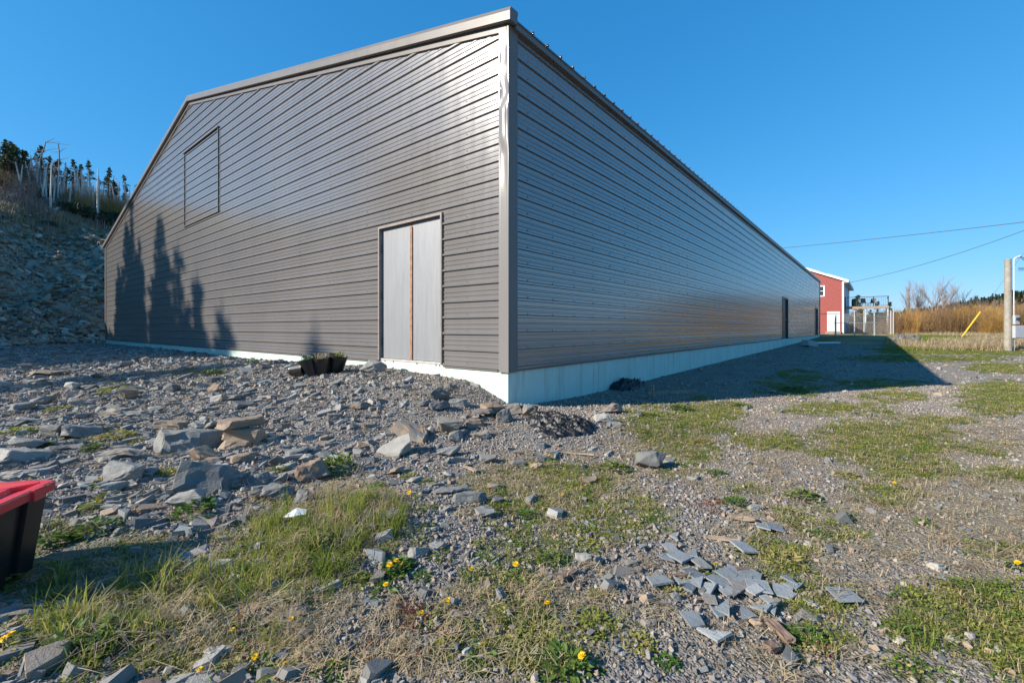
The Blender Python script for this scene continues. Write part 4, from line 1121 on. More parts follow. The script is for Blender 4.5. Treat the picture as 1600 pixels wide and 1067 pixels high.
pot(487, 588, .27, .125, .095, (4, -14), 0.2, 'leftmost upright nursery pot leaning left with a small green seedling', True, 'green')
pot(503, 586, .27, .125, .095, (3, -5), 0.7, 'middle upright nursery pot holding a dry yellow plant', True, 'dry')
pot(523, 582, .28, .14, .105, (5, 12), 0.4, 'rightmost nursery pot tilted to the right with bare soil', True, 'green')
o = lie('flat_stone', 492, 575, .42, .25, .05, .4, M['slate'], 'flat slate propped up behind the plant pots', 'stone', 22, up=.12)
p = at(548, 570)
mb = MB(); mb.path([(0, 0, 0), (-.15, -.05, .12), (-.34, -.1, .21)], .006); mb.path([(0, 0, 0), (-.2, .0, .08), (-.27, -.08, .2)], .004)
o = mb.build('dry_stalk', M['straw']); o.location = p; tag(o, 'pale dry plant stalk leaning right of the plant pots', 'stalk')

# ------------------------------------------------------------------ storage tote, bottom left
tote = empty('storage_tote', (0, 0, 0)); tag(tote, 'black plastic storage tote with red lid in the grass at the left edge', 'storage tote')
TL, TW, TH = .75, .50, .40
def rrect(lx, ly, r, n=4):
    o_ = []
    for cx, cy, a0 in ((lx / 2 - r, ly / 2 - r, 0), (-lx / 2 + r, ly / 2 - r, 90), (-lx / 2 + r, -ly / 2 + r, 180), (lx / 2 - r, -ly / 2 + r, 270)):
        for k in range(n + 1):
            t = R(a0 + 90 * k / n); o_.append((cx + math.cos(t) * r, cy + math.sin(t) * r))
    return o_
def loft(secs, cap=True):
    n_ = len(secs[0][0]); V = [(a, b, z) for pl, z in secs for a, b in pl]
    q = [(j * n_ + k, j * n_ + (k + 1) % n_, (j + 1) * n_ + (k + 1) % n_, (j + 1) * n_ + k) for j in range(len(secs) - 1) for k in range(n_)]
    if cap: q += [tuple(range(n_ - 1, -1, -1)), tuple(range((len(secs) - 1) * n_, len(secs) * n_))]
    return V, q
def fluted(lx, ly, depth):
    """body outline with recessed channels in each side"""
    pts = []
    for (x0, y0, x1, y1, nx_, ny_, chans) in ((lx/2, -ly/2, lx/2, ly/2, -1, 0, ((.14, .24), (.62, .74))), (lx/2, ly/2, -lx/2, ly/2, 0, -1, ((.12, .2), (.36, .44), (.56, .64), (.8, .88))),
                                   (-lx/2, ly/2, -lx/2, -ly/2, 1, 0, ((.26, .38), (.76, .86))), (-lx/2, -ly/2, lx/2, -ly/2, 0, 1, ((.12, .2), (.36, .44), (.56, .64), (.8, .88)))):
        def P(t, d): return (x0 + (x1 - x0) * t + nx_ * d, y0 + (y1 - y0) * t + ny_ * d)
        pts.append(P(.035, 0))
        for a, b in chans: pts += [P(a - .012, 0), P(a, depth), P(b, depth), P(b + .012, 0)]
        pts.append(P(.965, 0))
    return pts
mb = MB(); V, q = loft([(fluted(TL * .84, TW * .80, .016), 0.0), (fluted(TL * .955, TW * .93, .02), TH - .055), (fluted(TL * .96, TW * .935, .0), TH - .04), (fluted(TL * .96, TW * .935, 0), TH - .03)]); mb.add(V, q)
mb.build('body', M['black'], tote)
mb = MB()
V, q = loft([(rrect(TL + .012, TW + .012, .03), TH - .045), (rrect(TL + .016, TW + .016, .03), TH - .008), (rrect(TL, TW, .03), TH), (rrect(TL - .07, TW - .07, .025), TH), (rrect(TL - .085, TW - .085, .025), TH - .016), (rrect(TL - .20, TW - .17, .02), TH - .016), (rrect(TL - .215, TW - .185, .02), TH + .002)])
mb.add(V, q); lid = mb.build('lid', M['tote_red'], tote, bevel=.0015)
for sx in (-1, 1):
    for sy in (-1, 1):
        mb = MB(); mb.box(-.075, .075, -.014, .014, 0, .02)
        r_ = mb.build('lid_rib', M['tote_red'], lid, bevel=.003); r_.location = (sx * (TL / 2 - .10), sy * (TW / 2 - .085), TH - .0165); r_.rotation_euler = (0, 0, R(38) * sx * sy)
mb = MB(); mb.box(-.006, .006, -.03, .03, -.05, .004); lt = mb.build('lid_latch', M['tote_red'], lid, bevel=.001); lt.location = (TL / 2 + .013, TW / 2 - .12, TH - .002)
mb = MB(); mb.box(-.006, .006, -.03, .03, -.05, .004); lt = mb.build('lid_latch', M['tote_red'], lid, bevel=.001); lt.location = (TL / 2 + .013, -TW / 2 + .12, TH - .002)
ang = R(11)
corner = Vector((-2.23, 2.20, 0))
off = Matrix.Rotation(ang, 3, 'Z') @ Vector((TL / 2, TW / 2, 0))
tote.location = (corner.x - off.x, corner.y - off.y, hz(-2.4, 2.05) + .005)
tote.rotation_euler = (R(1.5), R(0), ang)

# ------------------------------------------------------------------ service pole
p = at(1575, 548)
up = empty('utility_pole', (p.x, p.y, p.z)); tag(up, 'short weathered wooden service pole with conduit and grey electrical boxes', 'utility pole')
mb = MB()
n_ = 14; zs = [-.3, 0, 1, 2, 3, 4.08]
V, q = loft([([(math.cos(6.283 * k / n_) * (.142 - .006 * i) * (1 + .03 * math.sin(k * 5.1)), math.sin(6.283 * k / n_) * (.142 - .006 * i)) for k in range(n_)], z) for i, z in enumerate(zs)])
mb.add(V, q); mb.build('pole', M['pole'], up)
mb = MB(); mb.path([(.185, -.06, 1.3), (.185, -.06, 4.0), (.20, -.08, 4.1), (.30, -.12, 4.16)], .024, 10); mb.build('conduit', M['white'], up)
mb = MB(); mb.path([(.20, -.06, -.1), (.20, -.06, .62)], .022, 8); mb.build('lower_conduit', M['boxgrey'], up)
mb = MB(); mb.tube((.27, -.11, 4.13), (.38, -.16, 4.20), .06, .045, 10); mb.build('weatherhead', M['boxgrey'], up)
mb = MB(); mb.box(.09, .30, -.20, -.02, 1.18, 1.58); bx_ = mb.build('meter_box', M['boxgrey'], up, bevel=.01)
mb = MB(); mb.tube((.195, -.2, 1.42), (.195, -.27, 1.42), .07, n=14); mb.build('meter', M['glass'], bx_)
mb = MB(); mb.box(.06, .56, -.22, -.03, .58, 1.13); bx_ = mb.build('panel_box', M['boxgrey'], up, bevel=.01)
mb = MB(); mb.box(.09, .53, -.229, -.2205, .61, 1.10); dr_ = mb.build('panel_door', M['boxgrey'], bx_)
mb = MB(); mb.box(.485, .505, -.245, -.2295, .82, .9); mb.build('latch', M['black'], dr_)
for dz, sw in ((0, .0), (-.04, .06), (-.1, .03)):
    mb = MB(); pts = [Vector((.37, -.16, 4.18 + dz * .3))]
    for k in range(1, 9):
        t = k / 8; pts.append(Vector((.37 + .36 * math.sin(t * 2.2), -.16, 4.18 - .5 * t + sw * math.sin(t * 6) + dz)))
    pts.append(Vector((.3, -.14, 3.66 + dz))); mb.path(pts, .012, 5); mb.build('drip_loop', M['cable'], up)

# overhead lines, and the pole they run to beyond the picture's right edge
fp = empty('utility_pole', (38.6, 32.0, hz(38.6, 32.0))); tag(fp, 'tall wooden utility pole beyond the right edge carrying the overhead lines', 'utility pole')
mb = MB(); mb.tube((0, 0, -.3), (0, 0, 9.3), .17, .12, 12); mb.build('pole', M['pole'], fp)
mb = MB(); mb.box(-.9, .9, -.06, .06, 8.7, 8.85); mb.build('crossarm', M['pole'], fp)
def cable(a, b, sag, name, label, r=.018):
    a, b = Vector(a), Vector(b); mb = MB()
    pts = [a.lerp(b, t / 24) - Vector((0, 0, sag * 4 * (t / 24) * (1 - t / 24))) for t in range(25)]
    mb.path(pts, r, 5); o = mb.build(name, M['cable']); tag(o, label, 'cable', 'overhead service cables'); return o
zt = hz(38.6, 32.0)
cable((38.6, 32, zt + 8.6), (19.0, 76, 12.9), .5, 'overhead_cable', 'upper overhead cable running level behind the metal roof', .025)
cable((38.3, 32, zt + 8.4), (37.4, 50.6, 6.1), .45, 'overhead_cable', 'lower overhead cable dropping to the corner of the red house', .02)
cable((37.9, 32.2, zt + 7.7), (32.3, 32.2, hz(32.3, 32.2) + .1), .0, 'guy_wire', 'thin guy wire slanting down to the yellow guard', .008)
cable((p.x + .72, p.y - .1, p.z + 3.75), (38.4, 31.9, zt + 7.2), .25, 'overhead_cable', 'short service cable leaving the wooden service pole', .012)
a_, b_ = Vector((32.3, 32.2, hz(32.3, 32.2) + .1)), Vector((37.9, 32.2, zt + 7.7))
d_ = (b_ - a_).normalized(); mb = MB(); mb.tube(a_, a_ + d_ * 2.3, .05, .05, 8)
o = mb.build('guy_guard', M['yellow']); tag(o, 'leaning yellow plastic guy wire guard in front of the brown thicket', 'guy guard')

# ------------------------------------------------------------------ red house, deck, chain link gate
ROT = math.atan2(DR[1], DR[0])
hc = (37.0, 50.0)
hzb = 0.45
house = empty('red_house', (hc[0], hc[1], hzb), ROT); tag(house, 'red two-storey clapboard house with white trim behind the metal building', 'house')
HD, HWid, HE = 14.0, 8.4, 5.95          # depth along the yard, gable width, eave height
def hrake(y): return HE + .43 * (HWid / 2 - abs(y - HWid / 2))
mb = MB()
mb.prism([(0.0, -.4), (HWid, -.4), (HWid, HE), (HWid / 2, hrake(HWid / 2)), (0, HE)], 0, HD, 'x')
mb.build('wall', M['red'], house)
mb = MB(); mb.box(.13, HD - .12, -.02, -.001, .1, HE - .06); mb.build('side_wall', M['greywall'], house)
mb = MB()                                   # clapboards on the front, lapped
z = .12
while z < HE + 1.8:
    top = z + .15
    l0 = .12 if top < HE else max(.12, (top - HE) / .43 + .05)
    mb.add([(-.022, l0, z), (-.022, HWid - l0, z), (-.006, HWid - l0, top), (-.006, l0, top), (-.001, l0, z), (-.001, HWid - l0, z)], [(0, 1, 2, 3), (4, 5, 1, 0)])
    z += .15
o = mb.build('clapboards', M['red'], house); o['kind'] = 'stuff'
for y0 in (-.01, HWid - .13):
    mb = MB(); mb.box(-.035, .12, y0 - .02, y0 + .14, -.1, HE - .02); mb.build('corner_board', M['white'], house)
for sgn in (0, 1):
    def Y(v): return v if sgn == 0 else HWid - v
    mb = MB(); vs = []
    for x_ in (-.28, HD + .2):
        for yv in (-.45, HWid / 2):
            for zo in (0.06, .2): vs.append((x_, Y(yv), HE + .43 * yv + zo))
    mb.add(vs, [(0, 1, 3, 2), (4, 6, 7, 5), (0, 4, 5, 1), (2, 3, 7, 6), (0, 2, 6, 4), (1, 5, 7, 3)])
    rf = mb.build('roof', M['shingle'], house)
    mb = MB(); vs = []
    for x_ in (-.315, -.283):
        for yv in (-.47, HWid / 2):
            for zo in (-.05, .215): vs.append((x_, Y(yv), HE + .43 * yv + zo))
    mb.add(vs, [(0, 1, 3, 2), (4, 6, 7, 5), (0, 4, 5, 1), (2, 3, 7, 6), (0, 2, 6, 4), (1, 5, 7, 3)])
    mb.build('rake_board', M['white'], rf)
    mb = MB(); ya, yb = sorted((Y(-.49), Y(-.455))); mb.box(-.28, HD + .2, ya, yb, HE - .27, HE + .02); mb.build('fascia', M['white'], rf)
    mb = MB(); ya, yb = sorted((Y(-.45), Y(-.025))); mb.box(-.28, HD + .2, ya, yb, HE - .25, HE - .2); mb.build('soffit', M['white'], rf)
def win(y0, y1, z0, z1):
    mb = MB()
    for a in ((y0, y1, z0, z0 + .12), (y0, y1, z1 - .12, z1), (y0, y0 + .12, z0 + .121, z1 - .121), (y1 - .12, y1, z0 + .121, z1 - .121), (y0 + .121, y1 - .121, (z0 + z1) / 2 - .03, (z0 + z1) / 2 + .03)):
        mb.box(-.05, .01, *a)
    mb.box(-.04, .0, (y0 + y1) / 2 - .02, (y0 + y1) / 2 + .02, z0 + .121, (z0 + z1) / 2 - .031)
    mb.box(-.04, .0, (y0 + y1) / 2 - .02, (y0 + y1) / 2 + .02, (z0 + z1) / 2 + .031, z1 - .121)
    f_ = mb.build('window', M['white'], house)
    mb = MB(); mb.box(-.0235, -.002, y0 + .1, y1 - .1, z0 + .1, z1 - .1); mb.build('pane', M['glass'], f_)
win(1.72, 2.8, 4.25, 5.5); win(5.6, 6.68, 4.25, 5.5); win(5.4, 6.5, 1.1, 2.4)
mb = MB()
for a in ((.33, .45, .28, 2.5), (1.37, 1.49, .28, 2.5), (.451, 1.369, 2.38, 2.5)): mb.box(-.05, .01, *a)
df = mb.build('door_frame', M['white'], house)
mb = MB(); mb.box(-.03, -.002, .452, 1.368, .28, 2.378); dl = mb.build('door', M['greywall'], df)
mb = MB(); mb.tube((-.03, .55, 1.2), (-.09, .55, 1.2), .03, n=8); mb.build('handle', M['hinge'], dl)
mb = MB(); mb.box(-.9, -.06, .2, 1.6, -.1, .26); mb.box(-1.2, -.901, .2, 1.6, -.1, .1); mb.build('step', M['wood'], house)
mb = MB(); mb.box(3.0, 3.9, -.06, -.0205, .1, 2.2); mb.build('side_door', M['white'], house)

deck = empty('wooden_deck', (hc[0], hc[1], hzb), ROT); tag(deck, 'raised wooden deck with thin railing beside the red house', 'deck')
DZ = 3.0
dx0, dx1, dy0, dy1 = 1.2, 6.2, -3.9, -.03
mb = MB(); mb.box(dx0, dx1, dy0, dy1, DZ, DZ + .06); mb.build('floor', M['wood'], deck)
mb = MB(); mb.box(dx0 - .04, dx0 - .002, dy0, dy1, DZ - .22, DZ + .05); mb.build('fascia_board', M['wood'], deck)
mb = MB(); mb.box(dx0 - .002, dx1, dy0 - .04, dy0 - .002, DZ - .22, DZ + .05); mb.build('fascia_board', M['wood'], deck)
for (x_, y_) in ((dx0 + .1, dy0 + .1), (dx0 + .1, -1.9), (dx1 - .1, dy0 + .1)):
    mb = MB(); mb.box(x_ - .07, x_ + .07, y_ - .07, y_ + .07, -.4, DZ - .001); mb.build('post', M['boxgrey'], deck)
for k in range(4):
    y_ = dy0 + .05 + k * 1.25
    mb = MB(); mb.box(dx0 + .02, dx0 + .09, y_ - .035, y_ + .035, DZ + .061, DZ + 1.08); mb.build('railing_post', M['black'], deck)
mb = MB(); mb.box(dx0 + .02, dx0 + .09, dy0, dy1, DZ + 1.081, DZ + 1.13); mb.build('handrail', M['black'], deck)
mb = MB(); mb.box(dx0 + .03, dx1, dy0 + .02, dy0 + .08, DZ + 1.081, DZ + 1.13); mb.build('handrail', M['black'], deck)
mb = MB()
y_ = dy0 + .15
while y_ < dy1:
    mb.box(dx0 + .045, dx0 + .065, y_ - .009, y_ + .009, DZ + .15, DZ + 1.08); y_ += .15
mb.box(dx0 + .04, dx0 + .07, dy0, dy1, DZ + .12, DZ + .15)
o = mb.build('balusters', M['black'], deck, fix=False); o['kind'] = 'stuff'
def on_deck(x, y): 
    v = Vector((x, y, 0)); c_, s_ = math.cos(ROT), math.sin(ROT)
    return Vector((hc[0] + x * c_ - y * s_, hc[1] + x * s_ + y * c_, hzb + DZ + .061))
M['barrel'] = plain('olive_plastic', (0.07, 0.085, 0.045), 0.6, 0.2, 6)
mb = MB(); V, q = loft([([(math.cos(6.283 * k / 16) * r_, math.sin(6.283 * k / 16) * r_) for k in range(16)], z) for r_, z in ((.26, 0), (.3, .05), (.31, .3), (.33, .32), (.31, .34), (.31, .62), (.33, .64), (.3, .68), (.29, .86), (.2, .9))])
mb.add(V, q); o = mb.build('barrel', M['barrel']); o.location = on_deck(2.0, -.95); tag(o, 'dark olive barrel standing on the deck by the house wall', 'barrel')
def chair(x, y, rz):
    e = empty('deck_chair', on_deck(x, y), ROT + rz)
    mb = MB(); mb.box(-.25, .25, -.25, .25, .40, .44); mb.build('seat', M['black'], e, bevel=.01)
    mb = MB(); mb.add([(.22, -.25, .441), (.25, -.25, .441), (.25, .25, .441), (.22, .25, .441), (.33, -.23, .95), (.36, -.23, .95), (.36, .23, .95), (.33, .23, .95)], [(0, 3, 2, 1), (4, 5, 6, 7), (0, 1, 5, 4), (1, 2, 6, 5), (2, 3, 7, 6), (3, 0, 4, 7)]); mb.build('backrest', M['black'], e)
    for sx in (-.22, .22):
        for sy in (-.22, .22):
            mb = MB(); mb.tube((sx, sy, .4), (sx * 1.12, sy * 1.12, 0), .02, n=6); mb.build('leg', M['black'], e)
    return e
tag(chair(2.1, -1.75, .3), 'black chair on the deck next to the barrel', 'chair', 'chairs on the deck')
tag(chair(3.0, -2.45, -.4), 'black chair on the deck by the tall railing post', 'chair', 'chairs on the deck')

fence = empty('chain_link_fence', (30.0, 42.0, .42)); tag(fence, 'galvanised chain link gate and fence frames in front of the red house', 'fence')
def fx(px, Y=42.0): return (px - 800) / F * Y - 30.0
posts = [(1306, 1.9, 0), (1310, 1.6, .4), (1348, 2.35, 1.0), (1354, 2.3, .3), (1373, 2.2, .5), (1392, 2.3, 0), (1396, 2.5, 0)]
for px, h_, dy_ in posts:
    mb = MB(); mb.tube((fx(px), dy_, -.2), (fx(px), dy_, h_), .05, n=8); mb.tube((fx(px), dy_, h_), (fx(px), dy_, h_ + .05), .06, .02, 8)
    mb.build('post', M['galvpost'], fence)
for (pa, pb, z_) in ((1306, 1354, 1.15), (1354, 1373, 1.2), (1354, 1373, 2.2), (1373, 1392, 2.15), (1373, 1392, 1.75), (1272, 1306, 2.0), (1306, 1354, .15), (1306, 1354, 2.0)):
    mb = MB(); mb.tube((fx(pa), .2, z_), (fx(pb), .2, z_), .026, n=6); mb.build('rail', M['galvpost'], fence)
mb = MB()
x_ = fx(1306)
while x_ < fx(1396):
    for s_ in (-1, 1):
        mb.tube((x_, .2, 0), (x_ + s_ * 1.0, .2, 2.0), .0035, n=3, cap=False)
    x_ += .16
o = mb.build('chain_link', M['galvpost'], fence, fix=False); o['kind'] = 'stuff'

# ------------------------------------------------------------------ trees and shrubs
class Ribbon:
    def __init__(s): s.V, s.F = [], []
    def seg(s, a, b, r0, r1, n=3):
        a, b = Vector(a), Vector(b); d = b - a
        if d.length < 1e-5: return
        d.normalize(); u = d.orthogonal().normalized(); w_ = d.cross(u); k0 = len(s.V)
        for c, r_ in ((a, r0), (b, r1)):
            for k in range(n):
                t = 6.2832 * k / n; s.V.append((c + (u * math.cos(t) + w_ * math.sin(t)) * r_)[:])
        for k in range(n): s.F.append((k0 + k, k0 + (k + 1) % n, k0 + n + (k + 1) % n, k0 + n + k))
    def quad(s, c, u, v):
        k0 = len(s.V); s.V += [(c - u - v)[:], (c + u - v)[:], (c + u + v)[:], (c - u + v)[:]]; s.F.append((k0, k0 + 1, k0 + 2, k0 + 3))
    def blade(s, b, t, w_):
        k0 = len(s.V); s.V += [(b - w_)[:], (b + w_)[:], t[:]]; s.F.append((k0, k0 + 1, k0 + 2))
    def mesh(s, name, m):
        me_ = bpy.data.meshes.new(name); me_.from_pydata(s.V, [], s.F); me_.update(); me_.materials.append(m); return me_

def bare_tree(seed, H, spread):
    """upright bare tree: several leaders, fine twigs; returns trunk mesh, twig mesh"""
    r = random.Random(seed); T, W = Ribbon(), Ribbon()
    def grow(p, d, L, rad, lev):
        steps = 4
        for i in range(steps):
            q = p + d * L / steps; r1 = rad * .84
            (T if lev < 2 else W).seg(p, q, rad, r1, 5 if lev < 1 else 3)
            p, rad = q, r1
            d = (d + Vector((r.gauss(0, .07), r.gauss(0, .07), .03))).normalized()
            if lev < 4 and (i > 0 or lev > 0):
                for _ in range(1 if lev == 0 else (2 if r.random() < .6 else 1)):
                    sd = Vector((r.gauss(0, 1), r.gauss(0, 1), 0)).normalized()
                    grow(p, (d + sd * r.uniform(.3, .65) * spread + Vector((0, 0, .12))).normalized(), L * r.uniform(.40, .62), rad * .58, lev + 1)
        if lev < 4:
            grow(p, (d + Vector((r.gauss(0, .15), r.gauss(0, .15), 0))).normalized(), L * .6, rad, lev + 1)
    for k in range(2 if H > 3 else 1):
        grow(Vector((r.gauss(0, .12), r.gauss(0, .12), 0)), Vector((r.gauss(0, .1), r.gauss(0, .1), 1)).normalized(), H * .45, H * .017, 0)
    return T.mesh('trunk', M['twig_grey']), W.mesh('twigs', M['twig_grey'])
bt = [bare_tree(11, 6.2, .8), bare_tree(12, 6.0, .75), bare_tree(13, 6.4, .85)]
tw = ['leftmost of the tall bare trees standing behind the brown thicket', 'slim bare tree second from the left behind the thicket', 'tallest bare tree near the middle of the row behind the thicket',
      'bare tree just right of the tallest one behind the thicket', 'broad bare tree fifth from the left behind the thicket', 'faint small bare tree behind the yellow guy guard', 'small bare tree nearest the wooden pole behind the thicket']
for i, (px, Y, top) in enumerate(((1418, 55, 437), (1438, 56, 449), (1459, 54, 431), (1478, 56, 440), (1504, 57, 448), (1541, 60, 462), (1560, 60, 466))):
    x = (px - 800) / F * Y; z = hz(x, Y)
    e = empty('bare_tree', (x, Y, z - .05), rs.uniform(0, 6)); tag(e, tw[i], 'tree', 'bare trees behind the thicket')
    a, b_ = bt[i % 3]; sc_ = (EYE + (512 - top) * Y / F - z) / (max(v.co.z for v in b_.vertices) * .97)
    e.scale = (sc_ * (1.1 if i not in (1,) else .7), sc_ * 1.1, sc_)
    link('trunk', a, None, e); link('twigs', b_, None, e)

def shrub(seed, H, W_, n, m):
    r = random.Random(seed); B = Ribbon()
    for k in range(n):
        a = r.uniform(0, 6.283); q = Vector((r.gauss(0, W_ * .22), r.gauss(0, W_ * .22), 0))
        lean = Vector((math.cos(a), math.sin(a), 0)) * r.uniform(0, .38)
        d = (Vector((0, 0, 1)) + lean).normalized(); L = H * r.uniform(.55, 1.0); p = q; rad = r.uniform(.010, .022)
        for i in range(3):
            nx = p + d * L / 3; B.seg(p, nx, rad, rad * .7); 
            for _ in range(3):
                sd = Vector((r.gauss(0, 1), r.gauss(0, 1), r.uniform(.2, 1.4))).normalized(); pp = p.lerp(nx, r.random())
                e_ = pp + sd * r.uniform(.2, .6); B.seg(pp, e_, rad * .45, rad * .2)
                if r.random() < .6:
                    s2 = (sd + Vector((r.gauss(0, .6), r.gauss(0, .6), .3))).normalized(); B.seg(e_.lerp(pp, .4), e_ + s2 * .3, rad * .3, rad * .15)
            p, rad = nx, rad * .7; d = (d + Vector((r.gauss(0, .12), r.gauss(0, .12), .05))).normalized()
    return B.mesh('stems', m)
sh = [shrub(k, 3.0, 2.6, 110, M[['twig', 'twig', 'twig_gold', 'twig_dark', 'twig', 'twig_grey'][k]]) for k in range(6)]
def put_shrub(x, y, sc_, k, label, group='leafless shrubs of the thicket', zs=1.0):
    e = link('shrub', sh[k]); e.location = (x, y, hz(x, y) - .05); e.rotation_euler = (0, 0, rs.uniform(0, 6.28)); e.scale = (sc_, sc_, sc_ * zs)
    tag(e, label, 'shrub', group); return e
for i in range(64):
    Y = rs.uniform(44, 56); px = 1396 + (i + rs.uniform(-.6, .6)) * 3.6
    x = (px - 800) / F * Y
    k = rs.choice([0, 1, 1, 4, 4, 2, 0])
    put_shrub(x, Y, rs.uniform(.75, 1.12) * (.95 if px < 1500 else 1.08), k, 'leafless brown shrub in the dense thicket along the field edge')
put_shrub((1548 - 800) / F * 41, 41, .78, 2, 'bright golden shrub in front of the brown thicket beside the guy guard')
put_shrub((1563 - 800) / F * 41, 41.5, .7, 2, 'second bright golden shrub nearer the wooden pole')
put_shrub((1534 - 800) / F * 43, 43, .75, 3, 'dark shrub between the yellow guard and the golden shrub')
for i, (px, Y, s_, k) in enumerate(((1336, 62, 1.0, 0), (1345, 60, .8, 3), (1356, 59, .85, 3), (1366, 60, .85, 3), (1378, 58, .95, 2), (1386, 60, 1.1, 4), (1341, 48, .5, 3), (1352, 47, .5, 3), (1365, 47, .5, 3), (1380, 48, .6, 3), (1330, 70, 1.3, 1))):
    put_shrub((px - 800) / F * Y, Y, s_, k, 'dark tangled shrub behind the chain link gate', 'tangled shrubs behind the chain link gate')

def spruce(seed, H, bare, dens=1.0, ragged=.5, wide=.2):
    """ragged coastal spruce: trunk, whorls of drooping sprays; returns trunk and crown meshes"""
    r = random.Random(seed); T, Cn = Ribbon(), Ribbon()
    p = Vector((0, 0, -.2)); d = Vector((r.gauss(0, .03), r.gauss(0, .03), 1)).normalized(); rad = H * .016; n_ = 8
    axis_ = []
    for i in range(n_):
        q = p + d * (H + .2) / n_; T.seg(p, q, rad, rad * .82, 6); axis_.append((p.copy(), q.copy())); p = q; rad *= .82
        d = (d + Vector((r.gauss(0, .03), r.gauss(0, .03), .05))).normalized()
    def pos(h):
        t = max(0, min(.999, (h + .2) / (H + .2))) * n_; i = int(t); return axis_[i][0].lerp(axis_[i][1], t - i)
    for k in range(int(14 * H * bare * .35)):            # dead snapped lower limbs
        h = r.uniform(.1, bare) * H; a = r.uniform(0, 6.28); q = pos(h)
        T.seg(q, q + Vector((math.cos(a), math.sin(a), r.uniform(-.2, .3))) * r.uniform(.1, .16) * H, .012, .004, 3)
    h = bare * H
    while h < H * .99:
        f_ = (h - bare * H) / (H * (1 - bare))
        Rr = H * wide * (1 - f_) ** .8 * (1 - ragged * .5 + r.uniform(-ragged, ragged) * .6) + .10
        for k in range(r.randint(3, 5)):
            if r.random() < ragged * .35: continue
            a = r.uniform(0, 6.283); L = Rr * r.uniform(.55, 1.15); q = pos(h)
            out_ = Vector((math.cos(a), math.sin(a), r.uniform(-.25, .25)))
            T.seg(q, q + out_ * L, .012, .004, 3)
            for j in range(int((5 + L * 9) * dens)):
                t = r.uniform(.15, 1.05); c = q + out_ * L * t + Vector((r.gauss(0, .08 * L), r.gauss(0, .08 * L), r.gauss(-.03, .05)))
                u = (out_ + Vector((r.gauss(0, .7), r.gauss(0, .7), r.gauss(-.1, .4)))).normalized() * r.uniform(.09, .17)
                v = u.cross(Vector((r.gauss(0, .5), r.gauss(0, .5), 1))).normalized() * r.uniform(.03, .06)
                Cn.quad(c, u, v)
        h += H * r.uniform(.035, .06)
    return T.mesh('trunk', M['bark']), Cn.mesh('crown', M['spruce'])
sp = [spruce(1, 4.5, .45, 1.1, .6, .2), spruce(2, 4.2, .35, 1.2, .5, .22), spruce(3, 5, .6, 1.0, .75, .16), spruce(4, 3.6, .25, 1.2, .5, .25), spruce(5, 6.5, .05, 3.2, .12, .17), spruce(6, 6.2, .08, 2.6, .2, .11)]
def put_spruce(x, y, k, sc_, label, group, lean=0):
    e = empty('spruce_tree', (x, y, hz(x, y) - .1), rs.uniform(0, 6.28)); e.scale = (sc_,) * 3
    tag(e, label, 'tree', group); a, b_ = sp[k]; link('trunk', a, None, e); link('crown', b_, None, e); return e
def hill_at(px, s_target):
    """the point on a sight column at a given distance up the hill"""
    kx = (px - 800) / F; ys = np.arange(15, 90, .1); s_ = hill_s(kx * ys, ys)
    i = int(np.argmax(s_ > s_target)); return kx * ys[i], ys[i]
# spruces along the hill crest, left of the building
for i in range(54):
    px = rs.uniform(-40, 235); s_ = rs.choice([rs.uniform(13.5, 16.5), rs.uniform(15, 20), rs.uniform(17, 24)])
    x, y = hill_at(px, s_); k = rs.choice([0, 1, 2, 2, 3, 0])
    put_spruce(x, y, k, rs.uniform(.42, .78), 'ragged dark spruce among bare pale trunks on the hill crest', 'spruces on the hill crest')
for i, (px, s_, top) in enumerate(((6, 16, 222), (28, 16, 226), (116, 15.5, 246), (143, 17, 247), (62, 16, 240), (196, 19, 270))):
    x, y = hill_at(px, s_); H_ = (EYE + (512 - top) * y / F - hz(x, y)); k = (1, 2, 0, 2, 0, 2)[i]
    put_spruce(x, y, k, H_ / (4.2, 5, 4.5, 5, 4.5, 5)[i], ['spruce with layered crown at the left picture edge', 'thin spruce with a tufted top near the left edge', 'full dark spruce standing highest in the middle of the crest', 'narrow pointed spruce right of the highest one on the crest',
               'broken-topped spruce below the twisted dead top', 'small spruce tip just above the roof edge'][i], 'spruces on the hill crest')
